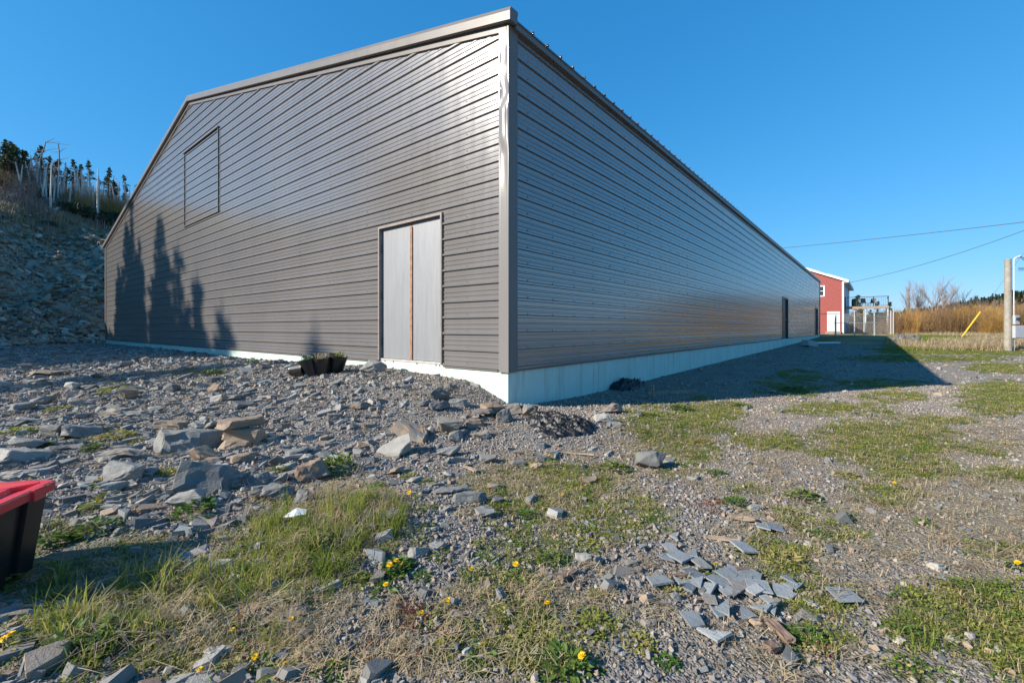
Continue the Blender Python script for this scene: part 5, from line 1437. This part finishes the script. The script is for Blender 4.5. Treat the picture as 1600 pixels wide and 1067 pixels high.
# spruces further round the hillside whose shadows lie on the gable wall
def shadow_tree(t, ztip, d, k):
    d = d * 1.45
    P_ = C0 + DL * t
    x, y = P_[0] + SX * d, P_[1] + SY * d; zt_ = ztip + d * math.tan(SUN_EL); g_ = hz(x, y)
    H_ = max(2.5, zt_ - g_); base_ = (4.5, 4.2, 5, 3.6, 6.5, 6.2)[k]
    e = put_spruce(x, y, k, H_ / base_, 'tall spruce on the hillside beyond the left edge, casting its shadow on the gable wall', 'spruces shading the gable wall'); f_ = 1.2 if k != 5 else 1.0; e.scale = (H_ / base_ * f_, H_ / base_ * f_, H_ / base_)
for t, z_, d, k in ((20.4, 7.0, 19, 5), (22.0, 5.6, 18, 4), (21.2, 4.8, 20, 4), (17.1, 5.1, 19, 4), (18.1, 4.2, 18, 4), (15.9, 4.0, 21, 5), (15.0, 2.9, 20, 4), (13.8, 4.3, 22, 5), (12.3, 3.2, 23, 5), (11.6, 1.9, 22, 4), (10.4, 2.0, 24, 5), (9.4, 1.3, 24, 5), (4.4, 1.1, 27, 5), (19.2, 5.0, 19, 5), (18.6, 3.8, 20, 5), (14.5, 3.4, 21, 5), (22.8, 4.2, 19, 5), (13.0, 2.4, 20, 5),
                    (18.8, 3.4, 21, 4), (16.2, 2.6, 22, 4), (19.6, 2.4, 22, 3), (23.2, 1.4, 18, 3), (12.5, 1.6, 23, 3), (22.3, 2.2, 19, 3), (17.3, 2.2, 20, 3), (21.2, 3.8, 19, 4), (15.0, 1.7, 19, 3), (14.0, 1.4, 20, 3), (20.0, 4.4, 20, 4), (16.5, 3.9, 20, 4), (18.3, 2.0, 19, 3), (13.0, 1.2, 21, 3), (23.8, 1.0, 17, 3), (22.6, 3.0, 18, 4), (19.2, 3.0, 18, 4), (17.0, 3.2, 19, 4), (15.8, 2.9, 20, 4), (14.6, 1.9, 19, 4), (21.0, 2.8, 21, 4), (13.3, 1.9, 21, 4), (12.0, 1.0, 22, 4), (18.0, 2.8, 22, 4), (10.0, .9, 23, 3), (11.4, 1.2, 21, 3), (20.3, 1.8, 17, 3), (16.6, 1.6, 18, 3), (24.5, 1.3, 17, 3)):
    shadow_tree(t, z_, d, k)
# dead snags and fallen trunks
def snag(px, s_, top, lean, label, kink=False, m='deadwood'):
    x, y = hill_at(px, s_); g_ = hz(x, y); H_ = EYE + (512 - top) * y / F - g_
    B = Ribbon(); p = Vector((0, 0, -.2)); rad = .075; r = random.Random(px)
    d = Vector((lean, 0, 1)).normalized()
    for i in range(7):
        q = p + d * (H_ + .2) / 7; B.seg(p, q, rad, rad * .87, 6); p = q; rad *= .87
        d = (d + Vector((r.gauss(0, .12 if kink else .015), 0, .04))).normalized()
        if kink and i > 2:
            for _ in range(2):
                a = r.choice([-1, 1]); B.seg(p, p + Vector((a * r.uniform(.4, 1.1), 0, r.uniform(-.1, .35))), .025, .008, 4)
    o = link('dead_tree', B.mesh('dead_tree', M[m])); o.location = (x, y, g_); tag(o, label, 'dead tree', 'dead trunks on the hillside')
snag(79, 10.5, 254, .0, 'straight bleached dead trunk standing at left on the grassy slope')
snag(153, 10.0, 262, -.02, 'straight bleached dead trunk nearer the roof edge on the grassy slope')
snag(62, 13, 221, -.05, 'crooked dark dead tree with side branches against the sky', True, 'bark')
snag(88, 14, 224, .06, 'thin bent dead sapling against the sky', True, 'bark')
for i in range(170):
    px = rs.uniform(-20, 225); x, y = hill_at(px, rs.uniform(12.5, 20)); g_ = hz(x, y); H_ = rs.uniform(1.2, 3.0)
    B = Ribbon(); l_ = Vector((rs.gauss(0, .09), rs.gauss(0, .09), 1)); B.seg((0, 0, -.2), l_ * H_ * .5, .07, .055, 5); B.seg(l_ * H_ * .5, l_ * H_, .055, .02, 5)
    for _ in range(5): 
        q = l_ * H_ * rs.uniform(.3, .95); B.seg(q, q + Vector((rs.gauss(0, .25), rs.gauss(0, .25), rs.uniform(0, .3))), .014, .005, 3)
    o = link('dead_tree', B.mesh('dead_tree', M['deadwood'])); o.location = (x, y, g_); tag(o, 'short pale dead trunk among the spruces on the crest', 'dead tree', 'pale trunks among the crest spruces')
for i in range(26):
    px = rs.uniform(-20, 215); x, y = hill_at(px, rs.uniform(11.5, 16)); put_shrub(x, y, rs.uniform(.4, .7), rs.choice([1, 2, 4, 5, 5]), 'bare pale brown brush among the trunks on the upper slope', 'bare brush on the upper slope')
def log(pa, sa, pb, sb, label):
    (x0, y0), (x1, y1) = hill_at(pa, sa), hill_at(pb, sb); B = Ribbon()
    B.seg((0, 0, .2), (x1 - x0, y1 - y0, hz(x1, y1) - hz(x0, y0) + .7), .1, .06, 7)
    o = link('fallen_log', B.mesh('fallen_log', M['deadwood'])); o.location = (x0, y0, hz(x0, y0)); tag(o, label, 'log', 'fallen trunks on the hillside')
log(12, 11, 55, 13.5, 'fallen bleached trunk leaning up the slope at the far left')
log(83, 10.5, 108, 12.5, 'shorter fallen trunk beside the left standing dead trunk')
# low evergreens
def juniper(seed):
    r = random.Random(seed); B = Ribbon()
    for k in range(900):
        v = Vector((r.gauss(0, 1), r.gauss(0, 1), abs(r.gauss(0, 1)))).normalized() * r.uniform(.5, 1) ** .5
        c = Vector((v.x * 1.2, v.y * 1.0, v.z * .75)); u = (v + Vector((r.gauss(0, .6), r.gauss(0, .6), .4))).normalized() * r.uniform(.08, .16)
        B.quad(c, u, u.cross(Vector((r.gauss(0, 1), r.gauss(0, 1), 1))).normalized() * .035)
    return B.mesh('low_evergreen', M['juniper'])
ju = [juniper(1), juniper(2)]
for i, (px, s_, sc_) in enumerate(((20, 13.5, 1.3), (34, 13, 1.0), (5, 14, 1.4), (100, 11.8, .9), (112, 11.5, 1.0), (126, 11.2, 1.1), (138, 10.8, 1.0), (168, 10.4, 1.1), (176, 10.6, 1.1), (188, 11, 1.2), (50, 14, 1.0), (150, 11.5, .9), (200, 12, 1.3), (35, 9.4, .45), (76, 8.9, .4))):
    x, y = hill_at(px, s_); o = link('low_evergreen', ju[i % 2]); o.location = (x, y, hz(x, y) - .1); o.scale = (sc_,) * 3; o.rotation_euler = (0, 0, i)
    tag(o, 'low dark green evergreen bush on the grassy upper slope' if sc_ > .6 else 'small isolated green tuft on the brow of the rock cut', 'shrub', 'low evergreens on the slope')
# spruces in the distance behind the deck
for px, Y, top, k, lab in ((1338, 72, 458, 1, 'dark spruce seen between the red house and the deck'), (1371, 78, 467, 2, 'spruce behind the right end of the deck'), (1387, 80, 469, 1, 'spruce behind the gate posts'), (1345, 80, 475, 3, 'bushy spruce behind the deck posts'), (1360, 74, 482, 3, 'low spruce under the deck floor line')):
    x = (px - 800) / F * Y; H_ = EYE + (512 - top) * Y / F - hz(x, Y)
    put_spruce(x, Y, k, H_ / (4.5, 4.2, 5, 3.6)[k], lab, 'spruces behind the deck')

# ------------------------------------------------------------------ far hill with its wood and houses
hx = np.linspace(60, 420, 70); hy = np.linspace(170, 430, 50); HX, HY = np.meshgrid(hx, hy)
def far_h(X, Y):
    rg = np.interp(X / Y * F + 800, [1250, 1390, 1500, 1600, 1750, 1900], [2, 7, 14, 23, 34, 40])
    return 0.3 + rg * sstep(175, 300, Y) * (1 - .5 * sstep(330, 430, Y)) + 2.2 * fbm(X * .03, Y * .03, 91, 3) * sstep(180, 230, Y) - .6 * (1 - sstep(172, 190, Y))
HZ = far_h(HX, HY); nX = len(hx)
q = [(j * nX + i, j * nX + i + 1, (j + 1) * nX + i + 1, (j + 1) * nX + i) for j in range(len(hy) - 1) for i in range(nX - 1)]
o = link('hill', np_mesh('hill', np.stack([HX.ravel(), HY.ravel(), HZ.ravel()], 1), q, smooth=True), plain('far_hillside', (0.20, 0.13, 0.06), 0.95, .5, .12)); tag(o, kind='structure')
r_ = random.Random(8); B = Ribbon()
pr = []
for k in range(4):
    B = Ribbon(); H_ = 6 + k
    for j in range(70):
        h = r_.uniform(.1, 1); a = r_.uniform(0, 6.28); Rr = 1.7 * (1.05 - h) * r_.uniform(.5, 1.1)
        c = Vector((math.cos(a) * Rr, math.sin(a) * Rr, h * H_)); u = Vector((math.cos(a), math.sin(a), -.3)) * .6; B.quad(c, u, u.cross(Vector((0, 0, 1))).normalized() * .35 + Vector((0, 0, .15)))
    B.seg((0, 0, 0), (0, 0, H_), .15, .03, 4)
    pr.append(B.mesh('far_tree', M['spruce']))
n_ = 5200; X = rng.uniform(90, 400, n_); Yf = rng.uniform(205, 400, n_); kp = (X / Yf * F + 800 > 1300) & (fbm(X * .02, Yf * .02, 15, 3) > -.1) & (far_h(X, Yf) > .62 * np.interp(X / Yf * F + 800, [1250, 1390, 1500, 1600, 1750, 1900], [2, 7, 14, 23, 34, 40]))
X, Yf = X[kp], Yf[kp]; m_ = len(X); s_ = rng.uniform(.3, .6, m_)
instancer('far_woodland', 'dark spruce wood covering the distant hill', proto_coll('far_woodland_kinds', pr), 4, np.stack([X, Yf, far_h(X, Yf) - .3], 1), np.stack([np.zeros(m_), np.zeros(m_), rng.uniform(0, 6.28, m_)], 1), np.stack([s_] * 3, 1), rng)
for i, (px, Y, w_, c_, lab) in enumerate(((1577, 190, 9, 'white', 'white house far off just right of the wooden pole'), (1592, 185, 10, 'white', 'white house far off at the right picture edge'), (1507, 195, 8, 'greywall', 'pale house far off behind the yellow guard'), (1532, 200, 9, 'greywall', 'low pale house far off behind the golden shrub'), (1556, 198, 7, 'white', 'small white house far off left of the wooden pole'))):
    x = (px - 800) / F * Y; e = empty('far_house', (x, Y, float(far_h(np.array(x), np.array(Y))) + 1.2), .3 * i); tag(e, lab, 'house', 'houses below the far hill')
    mb = MB(); mb.box(-w_ / 2, w_ / 2, -3.5, 3.5, -3, 3.2); mb.build('wall', M[c_], e)
    mb = MB(); mb.prism([(-3.9, 3.21), (3.9, 3.21), (0, 5.4)], -w_ / 2 - .3, w_ / 2 + .3, 'x'); mb.build('roof', M['shingle'], e)
    for wx in (-.25, .25):
        mb = MB(); mb.box(wx * w_ - .6, wx * w_ + .6, -3.56, -3.49, .6, 2.0); mb.build('window', M['glass'], e)
# boards and bark lying on the grass by the field edge
p = at(1415, 527)
crumple('rotten_boards', 1412, 532, 2.9, 1.3, .35, 33, .1, M['bark'], 'dark heap of rotten boards on the grass by the field edge', 'boards')

# ------------------------------------------------------------------ low plants
def tuft(seed, n, h, spread, wd, curl, mat):
    r = random.Random(seed); B = Ribbon()
    for k in range(n):
        a = r.uniform(0, 6.283); q = Vector((r.gauss(0, spread), r.gauss(0, spread), -.004)); o_ = Vector((math.cos(a), math.sin(a), 0))
        H_ = h * r.uniform(.5, 1.1); c = curl * r.uniform(.3, 1.2); w_ = Vector((-o_.y, o_.x, 0)) * wd * r.uniform(.7, 1.2)
        p1 = q + o_ * H_ * c * .25 + Vector((0, 0, H_ * .55)); p2 = q + o_ * H_ * c * .9 + Vector((0, 0, H_ * (1 - .35 * c)))
        k0 = len(B.V); B.V += [(q - w_)[:], (q + w_)[:], (p1 + w_ * .8)[:], (p1 - w_ * .8)[:], p2[:]]; B.F += [(k0, k0 + 1, k0 + 2, k0 + 3), (k0 + 3, k0 + 2, k0 + 4)]
    return B.mesh('tuft', mat)
def litter(seed, n, L, mat, lift=.012):
    r = random.Random(seed); B = Ribbon()
    for k in range(n):
        a = r.uniform(0, 6.283); q = Vector((r.gauss(0, L * .4), r.gauss(0, L * .4), r.uniform(0, lift))); d = Vector((math.cos(a), math.sin(a), r.gauss(0, .14))) * L * r.uniform(.3, .7)
        w_ = Vector((-math.sin(a), math.cos(a), 0)) * .0013; k0 = len(B.V)
        m_ = q + Vector((r.gauss(0, .01), r.gauss(0, .01), r.uniform(0, lift)))
        B.V += [(q - d - w_)[:], (q - d + w_)[:], (m_ + w_)[:], (m_ - w_)[:], (q + d)[:]]; B.F += [(k0, k0 + 1, k0 + 2, k0 + 3), (k0 + 3, k0 + 2, k0 + 4)]
    return B.mesh('litter', mat)
def leafy(seed, n, rad, h, ll, lw, mat, up=.5):
    """a low clump of small pointed leaves"""
    r = random.Random(seed); B = Ribbon()
    for k in range(n):
        a = r.uniform(0, 6.283); t = r.random() ** .6
        c = Vector((math.cos(a) * rad * t, math.sin(a) * rad * t, h * (1 - t * t) * r.uniform(.35, 1)))
        o_ = Vector((math.cos(a + r.gauss(0, .8)), math.sin(a + r.gauss(0, .8)), r.uniform(-.1, up * 2))).normalized(); L = ll * r.uniform(.6, 1.2)
        w_ = o_.cross(Vector((r.gauss(0, .3), r.gauss(0, .3), 1))).normalized() * lw * r.uniform(.7, 1.2); k0 = len(B.V)
        B.V += [c[:], (c + o_ * L * .5 + w_)[:], (c + o_ * L + Vector((0, 0, -.15 * L)))[:], (c + o_ * L * .5 - w_)[:]]; B.F.append((k0, k0 + 1, k0 + 2, k0 + 3))
    return B.mesh('leaves', mat)
def scatter_plants(name, label, protos, n, y0, y1, power, dens, smin, smax, lean=.12, far=.06):
    X, Y = field(n, y0, y1, power); Z, g_, d_, r_ = masks(X, Y)
    keep = off_building(X, Y, .0) & not_tote(X, Y) & (hill_s(X, Y) < 0) & (rng.random(n) < dens(X, Y, g_, d_, r_))
    X, Y, Z = X[keep], Y[keep], Z[keep]; m_ = len(X)
    s_ = rng.uniform(smin, smax, m_) * (1 + far * np.maximum(Y - 4, 0))
    return instancer(name, label, proto_coll(name + '_kinds', protos), len(protos), np.stack([X, Y, Z], 1), np.stack([rng.normal(0, lean, m_), rng.normal(0, lean, m_), rng.uniform(0, 6.283, m_)], 1), np.stack([s_] * 3, 1), rng)
leftside = lambda X, Y: sstep(.7, -.35, X + .0 * Y) * sstep(4.6, 2.9, Y)
TALL = [(560,822,70,36,.8),(310,925,110,35,1.0),(450,850,60,40,.8),(230,1000,60,30,.5),(130,1000,70,40,.5),(480,900,60,30,.6),(60,900,60,30,.4),(590,800,40,25,.8),(420,1000,30,20,.5)]
def tallm(X, Y):
    Z = height(X, Y); return veg(X, Y, Z, TALL, .5, 2.6, 83)
scatter_plants('tall_grass', 'tall bright green grass blades on the bank', [tuft(1, 14, .13, .018, .0022, .9, M['grass']), tuft(2, 16, .16, .02, .0024, .7, M['grass']), tuft(3, 12, .11, .016, .002, 1.1, M['grass'])], 26000, 1.2, 4.6, .4,
               lambda X, Y, g_, d_, r_: tallm(X, Y) * .42, .45, 1.05)
scatter_plants('long_blades', 'long single green blades standing out of the grass bank', [tuft(51, 6, .21, .012, .003, .45, M['grass']), tuft(52, 5, .25, .010, .0032, .6, M['grass'])], 5200, 1.2, 3.4, .3,
               lambda X, Y, g_, d_, r_: tallm(X, Y) * .22 * (X < -.45), .6, 1.05)
scatter_plants('dead_stems', 'bent dead grass stems lying over the low ground', [tuft(53, 9, .16, .03, .0014, 1.6, M['straw']), litter(54, 14, .14, M['straw'], .05), tuft(55, 7, .2, .03, .0013, 1.3, M['twig_grey'])], 9000, 1.2, 3.6, .3,
               lambda X, Y, g_, d_, r_: .16 * np.maximum(d_, g_ * .7) * sstep(-.15, -.8, X), .6, 1.1)
scatter_plants('short_grass', 'short green grass growing in the gravel', [tuft(4, 16, .04, .018, .0014, 1.1, M['grass']), tuft(5, 18, .05, .022, .0015, .9, M['grass']), tuft(6, 14, .045, .02, .0014, 1.2, M['straw'])], 60000, 1.15, 14, .45,
               lambda X, Y, g_, d_, r_: g_ ** 1.3 * .55, .6, 1.3)
scatter_plants('dry_grass', 'dry straw coloured grass and stalks', [tuft(7, 12, .07, .03, .0012, 1.4, M['straw']), litter(8, 22, .075, M['straw']), litter(9, 26, .06, M['straw']), litter(10, 18, .10, M['straw'], .02)], 60000, 1.15, 9, .4,
               lambda X, Y, g_, d_, r_: np.clip(d_ ** 1.2 * .50 * (.32 + .45 * leftside(X, Y)) + .012, 0, 1), .6, 1.3)
scatter_plants('low_mat', 'low green mat of clover and weeds creeping over the gravel', [leafy(11, 44, .05, .012, .013, .0045, M['mat'], .4), leafy(12, 52, .06, .016, .012, .005, M['mat'], .5), leafy(13, 38, .04, .010, .010, .004, M['mat'], .3), leafy(14, 40, .05, .014, .013, .005, M['weed'], .4)], 120000, 1.15, 22, .75,
               lambda X, Y, g_, d_, r_: g_ ** 1.1 * 1.0 * (1 - .4 * leftside(X, Y)), .6, 1.3, far=.05)
scatter_plants('red_sorrel', 'small red leaved plants spread over the gravel', [leafy(15, 30, .035, .012, .012, .004, M['redmoss'], .5), leafy(16, 36, .045, .018, .014, .003, M['redmoss'], .9)], 26000, 1.15, 4, .3,
               lambda X, Y, g_, d_, r_: r_ * .32, .6, 1.2)
# field grass by the thicket
X, Y = field(60000, 20, 60, .9, .72, 1.3); hgt_ = height(X, Y); px_, py_ = project(X, Y, hgt_)
kp = off_building(X, Y, 1) & (py_ < 549 + 5 * fbm(X * .3, Y * .3, 44, 2)) & (px_ > 1392) & (rng.random(len(X)) < .8)
X, Y, hgt_ = X[kp], Y[kp], hgt_[kp]; m_ = len(X)
dryf = np.clip(sstep(1500, 1590, px_[kp]) * .8 + fbm(X * .25, Y * .25, 45, 3) * 1.3 + sstep(38, 46, Y) * .45, 0, 1)
pid_ = np.where(rng.random(m_) < dryf, 1 + (rng.random(m_) < .4), 0)
s_ = rng.uniform(.7, 1.4, m_)
instancer('field_grass', 'green and dry grass strip in front of the thicket', proto_coll('field_grass_kinds', [tuft(21, 14, .16, .12, .007, .9, M['grass']), tuft(22, 14, .22, .12, .007, 1.0, M['straw']), tuft(23, 12, .42, .14, .006, .8, M['straw'])]), 3,
          np.stack([X, Y, hgt_], 1), np.stack([np.zeros(m_), np.zeros(m_), rng.uniform(0, 6.28, m_)], 1), np.stack([s_] * 3, 1), rng, pid_)
# grass and brush on the brow of the hill
n_ = 60000; Y = rng.uniform(18, 55, n_); X = rng.uniform(-1.25, -.78, n_) * Y; s__ = hill_s(X, Y); kp = (s__ > 7.6 + 2 * fbm(X * .3, Y * .3, 61, 3)) & (s__ < 20) & (rng.random(n_) < np.where(s__ < 9.5, .5, .9))
X, Y = X[kp], Y[kp]; m_ = len(X); s_ = rng.uniform(.6, 1.4, m_)
instancer('hill_grass', 'dry grass and thin brush on the upper slope', proto_coll('hill_grass_kinds', [tuft(24, 14, .30, .14, .008, .9, M['straw']), tuft(25, 12, .42, .12, .008, .7, M['straw']), tuft(26, 14, .25, .12, .009, .9, M['grass']), tuft(27, 10, .9, .2, .008, .4, M['twig_grey'])]), 4,
          np.stack([X, Y, height(X, Y)], 1), np.stack([np.zeros(m_), np.zeros(m_), rng.uniform(0, 6.28, m_)], 1), np.stack([s_] * 3, 1), rng, rng.choice([0, 0, 1, 1, 2, 3], m_))

# leafy weeds, one by one
wm = [leafy(31, 150, .5, .42, .22, .05, M['weed'], .6), leafy(32, 190, .5, .36, .16, .055, M['weed'], .5), leafy(33, 120, .5, .30, .26, .045, M['mat'], .6), leafy(34, 170, .5, .25, .15, .05, M['mat'], .4)]
WEEDS = [(524,740,56,1.0,'dark green bushy weed beside the tan angular boulder'),(437,738,34,.8,'small green weed left of the tan angular boulder'),(175,612,36,.5,''),(262,586,26,.5,''),(332,586,34,.5,''),(396,568,22,.6,''),
 (182,684,44,.6,''),(215,690,30,.6,''),(145,702,30,.6,''),(68,698,34,.6,''),(30,676,44,.5,''),(92,640,40,.5,''),(170,778,36,.6,''),(310,800,70,.6,'wide green weed in front of the pale rounded stone'),(260,740,32,.7,''),(145,792,50,.45,''),(150,830,60,.5,''),(80,850,60,.6,''),(230,850,50,.4,''),
 (30,905,90,.6,'broad dark green weed in the shade in front of the tote'),(345,960,50,.4,''),(130,1010,120,.55,'large leafy plant with long leaves near the bottom left corner'),(230,985,60,.5,''),(60,1045,50,.5,''),
 (1150,790,40,.55,'round green weed on bare gravel in the yard'),(1255,778,52,.5,'spreading green weed right of the round one in the yard'),(1050,928,34,.6,'green weed growing among the broken slates'),(929,932,30,.8,'small weed alone on the gravel left of the broken slates'),(862,878,48,.5,''),(1262,1003,64,.5,'low green weed right of the splintered wood strip'),
 (925,976,60,.5,''),(1000,1010,60,.5,''),(880,1050,90,.5,'dark green weed mat at the bottom edge right of the middle'),(1040,1040,50,.4,''),(730,985,40,.5,''),(700,1010,60,.5,'pale green weed around the triangular slate'),(660,905,30,.6,''),(590,760,26,.6,''),(640,745,26,.6,''),(860,740,36,.5,''),(960,735,50,.5,''),(1060,640,40,.5,''),(1010,650,36,.5,''),(1090,690,40,.4,''),(1240,610,36,.4,''),(1160,635,30,.4,''),(1230,880,60,.5,'pale grassy weed left of the yard gravel strip'),(770,790,30,.6,''),(820,810,40,.5,''),(620,890,60,.6,'leafy weed under the cluster of dandelion flowers'),(1320,745,40,.4,''),(1330,1000,34,.5,''),(1120,740,30,.4,''),(745,1045,50,.5,''),(450,1010,40,.6,''),(560,910,50,.6,''),(500,850,60,.6,''),(380,900,50,.6,'')]
for i, (px, py, wpx, hs_k, lab) in enumerate(WEEDS):
    q = at(px, min(py, 1066)); k_ = wpx * q.y / F
    o = link('weed', wm[i % 4]); o.location = (q.x, q.y, q.z - .005); o.rotation_euler = (0, 0, rs.uniform(0, 6.28)); o.scale = (k_, k_, k_ * hs_k * 1.3)
    tag(o, lab or 'low leafy green weed growing among stones and gravel', 'weed', 'leafy weeds on the stony ground')

# dandelions
def petals(r):
    B = Ribbon()
    for ring, (n_, L, el) in enumerate(((22, .021, .12), (18, .017, .5), (12, .011, 1.0))):
        for k in range(n_):
            a = 6.283 * k / n_ + ring * .2 + r.gauss(0, .06); o_ = Vector((math.cos(a) * math.cos(el), math.sin(a) * math.cos(el), math.sin(el))); t_ = o_ * L * r.uniform(.85, 1.1)
            w_ = Vector((-math.sin(a), math.cos(a), 0)) * .0028; k0 = len(B.V)
            B.V += [(0, 0, 0), (t_ * .8 + w_)[:], t_[:], (t_ * .8 - w_)[:]]; B.F.append((k0, k0 + 1, k0 + 2, k0 + 3))
    return B.mesh('flower_head', M['petal'])
fh = [petals(random.Random(5)), petals(random.Random(6))]
ros = [leafy(41, 16, .03, .015, .06, .008, M['weed'], .25), leafy(42, 20, .035, .02, .055, .009, M['weed'], .3)]
stm = []
for k in range(2):
    mb = MB(); mb.tube((0, 0, 0), (0, 0, 1), .0022, .0018, 5); me_ = mb.mesh('stem'); me_.materials.append(M['mat']); stm.append(me_)
DAND = [(619,885),(629,884),(609,894),(603,919),(659,960),(373,977),(363,998),(454,977),(399,1038),(520,1049),(736,897),(753,1021),(757,842),(670,788),(785,788),(806,895),(855,951),(909,1038),(879,771),(909,764),(939,745),(890,752),
 (1445,812),(1397,759),(5,1014),(16,1003),(125,972),(373,856),(312,1064),(156,750),(546,718),(665,745),(960,720),(1118,889),(152,783),(690,862),(640,770),(858,712),(885,722),(1005,670),(1090,682),(1250,612),(1570,616),(1590,880),(300,905),(445,1045),(700,950)]
for i, (px, py) in enumerate(DAND):
    q = at(px, min(py + 9, 1064)); r = random.Random(i); H_ = r.uniform(.025, .06) if py > 700 else .03
    sc_ = 1.0 if q.y < 3 else 1.0
    e = empty('dandelion', q, r.uniform(0, 6.28)); tag(e, 'small yellow dandelion in bloom among grass and gravel', 'dandelion', 'dandelions in bloom')
    link('leaves', ros[i % 2], None, e); a = link('stem', stm[0], None, e); a.scale = (1, 1, H_)
    f_ = link('flower_head', fh[i % 2], None, e); f_.location = (0, 0, H_); f_.rotation_euler = (r.gauss(.25, .25), r.gauss(0, .25), 0); k_ = r.uniform(.5, .78); f_.scale = (k_, k_, k_)

# ------------------------------------------------------------------ labels that single out the small repeated things by what they lie next to
CUT = [' in ', ' left ', ' right ', ' beside ', ' below ', ' above ', ' lying ', ' leaning ', ' at ', ' on ', ' up ', ' under ', ' of ', ' behind ', ' among ', ' with ', ' just ', ' inside ', ' directly ', ' between ', ' alone', ' by ', ' near ', ' half ', ' standing ', ' next ', ' far ', ' propping ', ' growing ']
def short(lab):
    i = min([lab.find(c) for c in CUT if lab.find(c) > 0] + [len(lab)])
    return lab[:i]
def pix(o):
    v = o.location; return project(v.x, max(v.y, .5), v.z)
marks = {}
for o in list(COL.objects):
    if o.get('category') in ('rock', 'wood', 'tarp', 'scrap', 'storage tote', 'plant pot', 'weed') and o.get('label') and not o['label'].startswith('low leafy green weed'):
        marks.setdefault(short(o['label']), []).append(pix(o))
marks = [(k, v[0]) for k, v in marks.items() if len(v) == 1 and 2 < len(k.split()) < 8 or k in ('crumpled black plastic sheet',)]
ORD = ['nearest', 'second nearest', 'third nearest', 'fourth nearest', 'fifth nearest', 'sixth nearest', 'seventh nearest', 'eighth nearest', 'ninth nearest', 'tenth nearest', 'eleventh nearest', 'twelfth nearest', 'thirteenth nearest', 'fourteenth nearest']
def single_out(objs, noun):
    near = {}
    for o in objs:
        x, y = pix(o)
        k, (mx, my) = min(marks, key=lambda m: (m[1][0] - x) ** 2 + 2.5 * (m[1][1] - y) ** 2)
        dx, dy = x - mx, (y - my) * 1.6
        side = ('right of' if dx > 0 else 'left of') if abs(dx) > abs(dy) else ('in front of' if dy > 0 else 'behind')
        near.setdefault((k, side), []).append((dx * dx + dy * dy, o))
    for (k, side), lst in near.items():
        for i, (_, o) in enumerate(sorted(lst, key=lambda a: a[0])):
            o['label'] = '%s %s %s the %s' % (noun, ORD[min(i, 13)], side, k)
byname = lambda n: [o for o in COL.objects if o.name.split('.')[0] == n]
single_out(byname('rubble_piece'), 'loose slate piece')
single_out(byname('slate_shard'), 'broken roofing slate')
single_out(byname('dandelion'), 'yellow dandelion')
single_out([o for o in byname('weed') if o['label'].startswith('low leafy green weed')], 'low green weed')
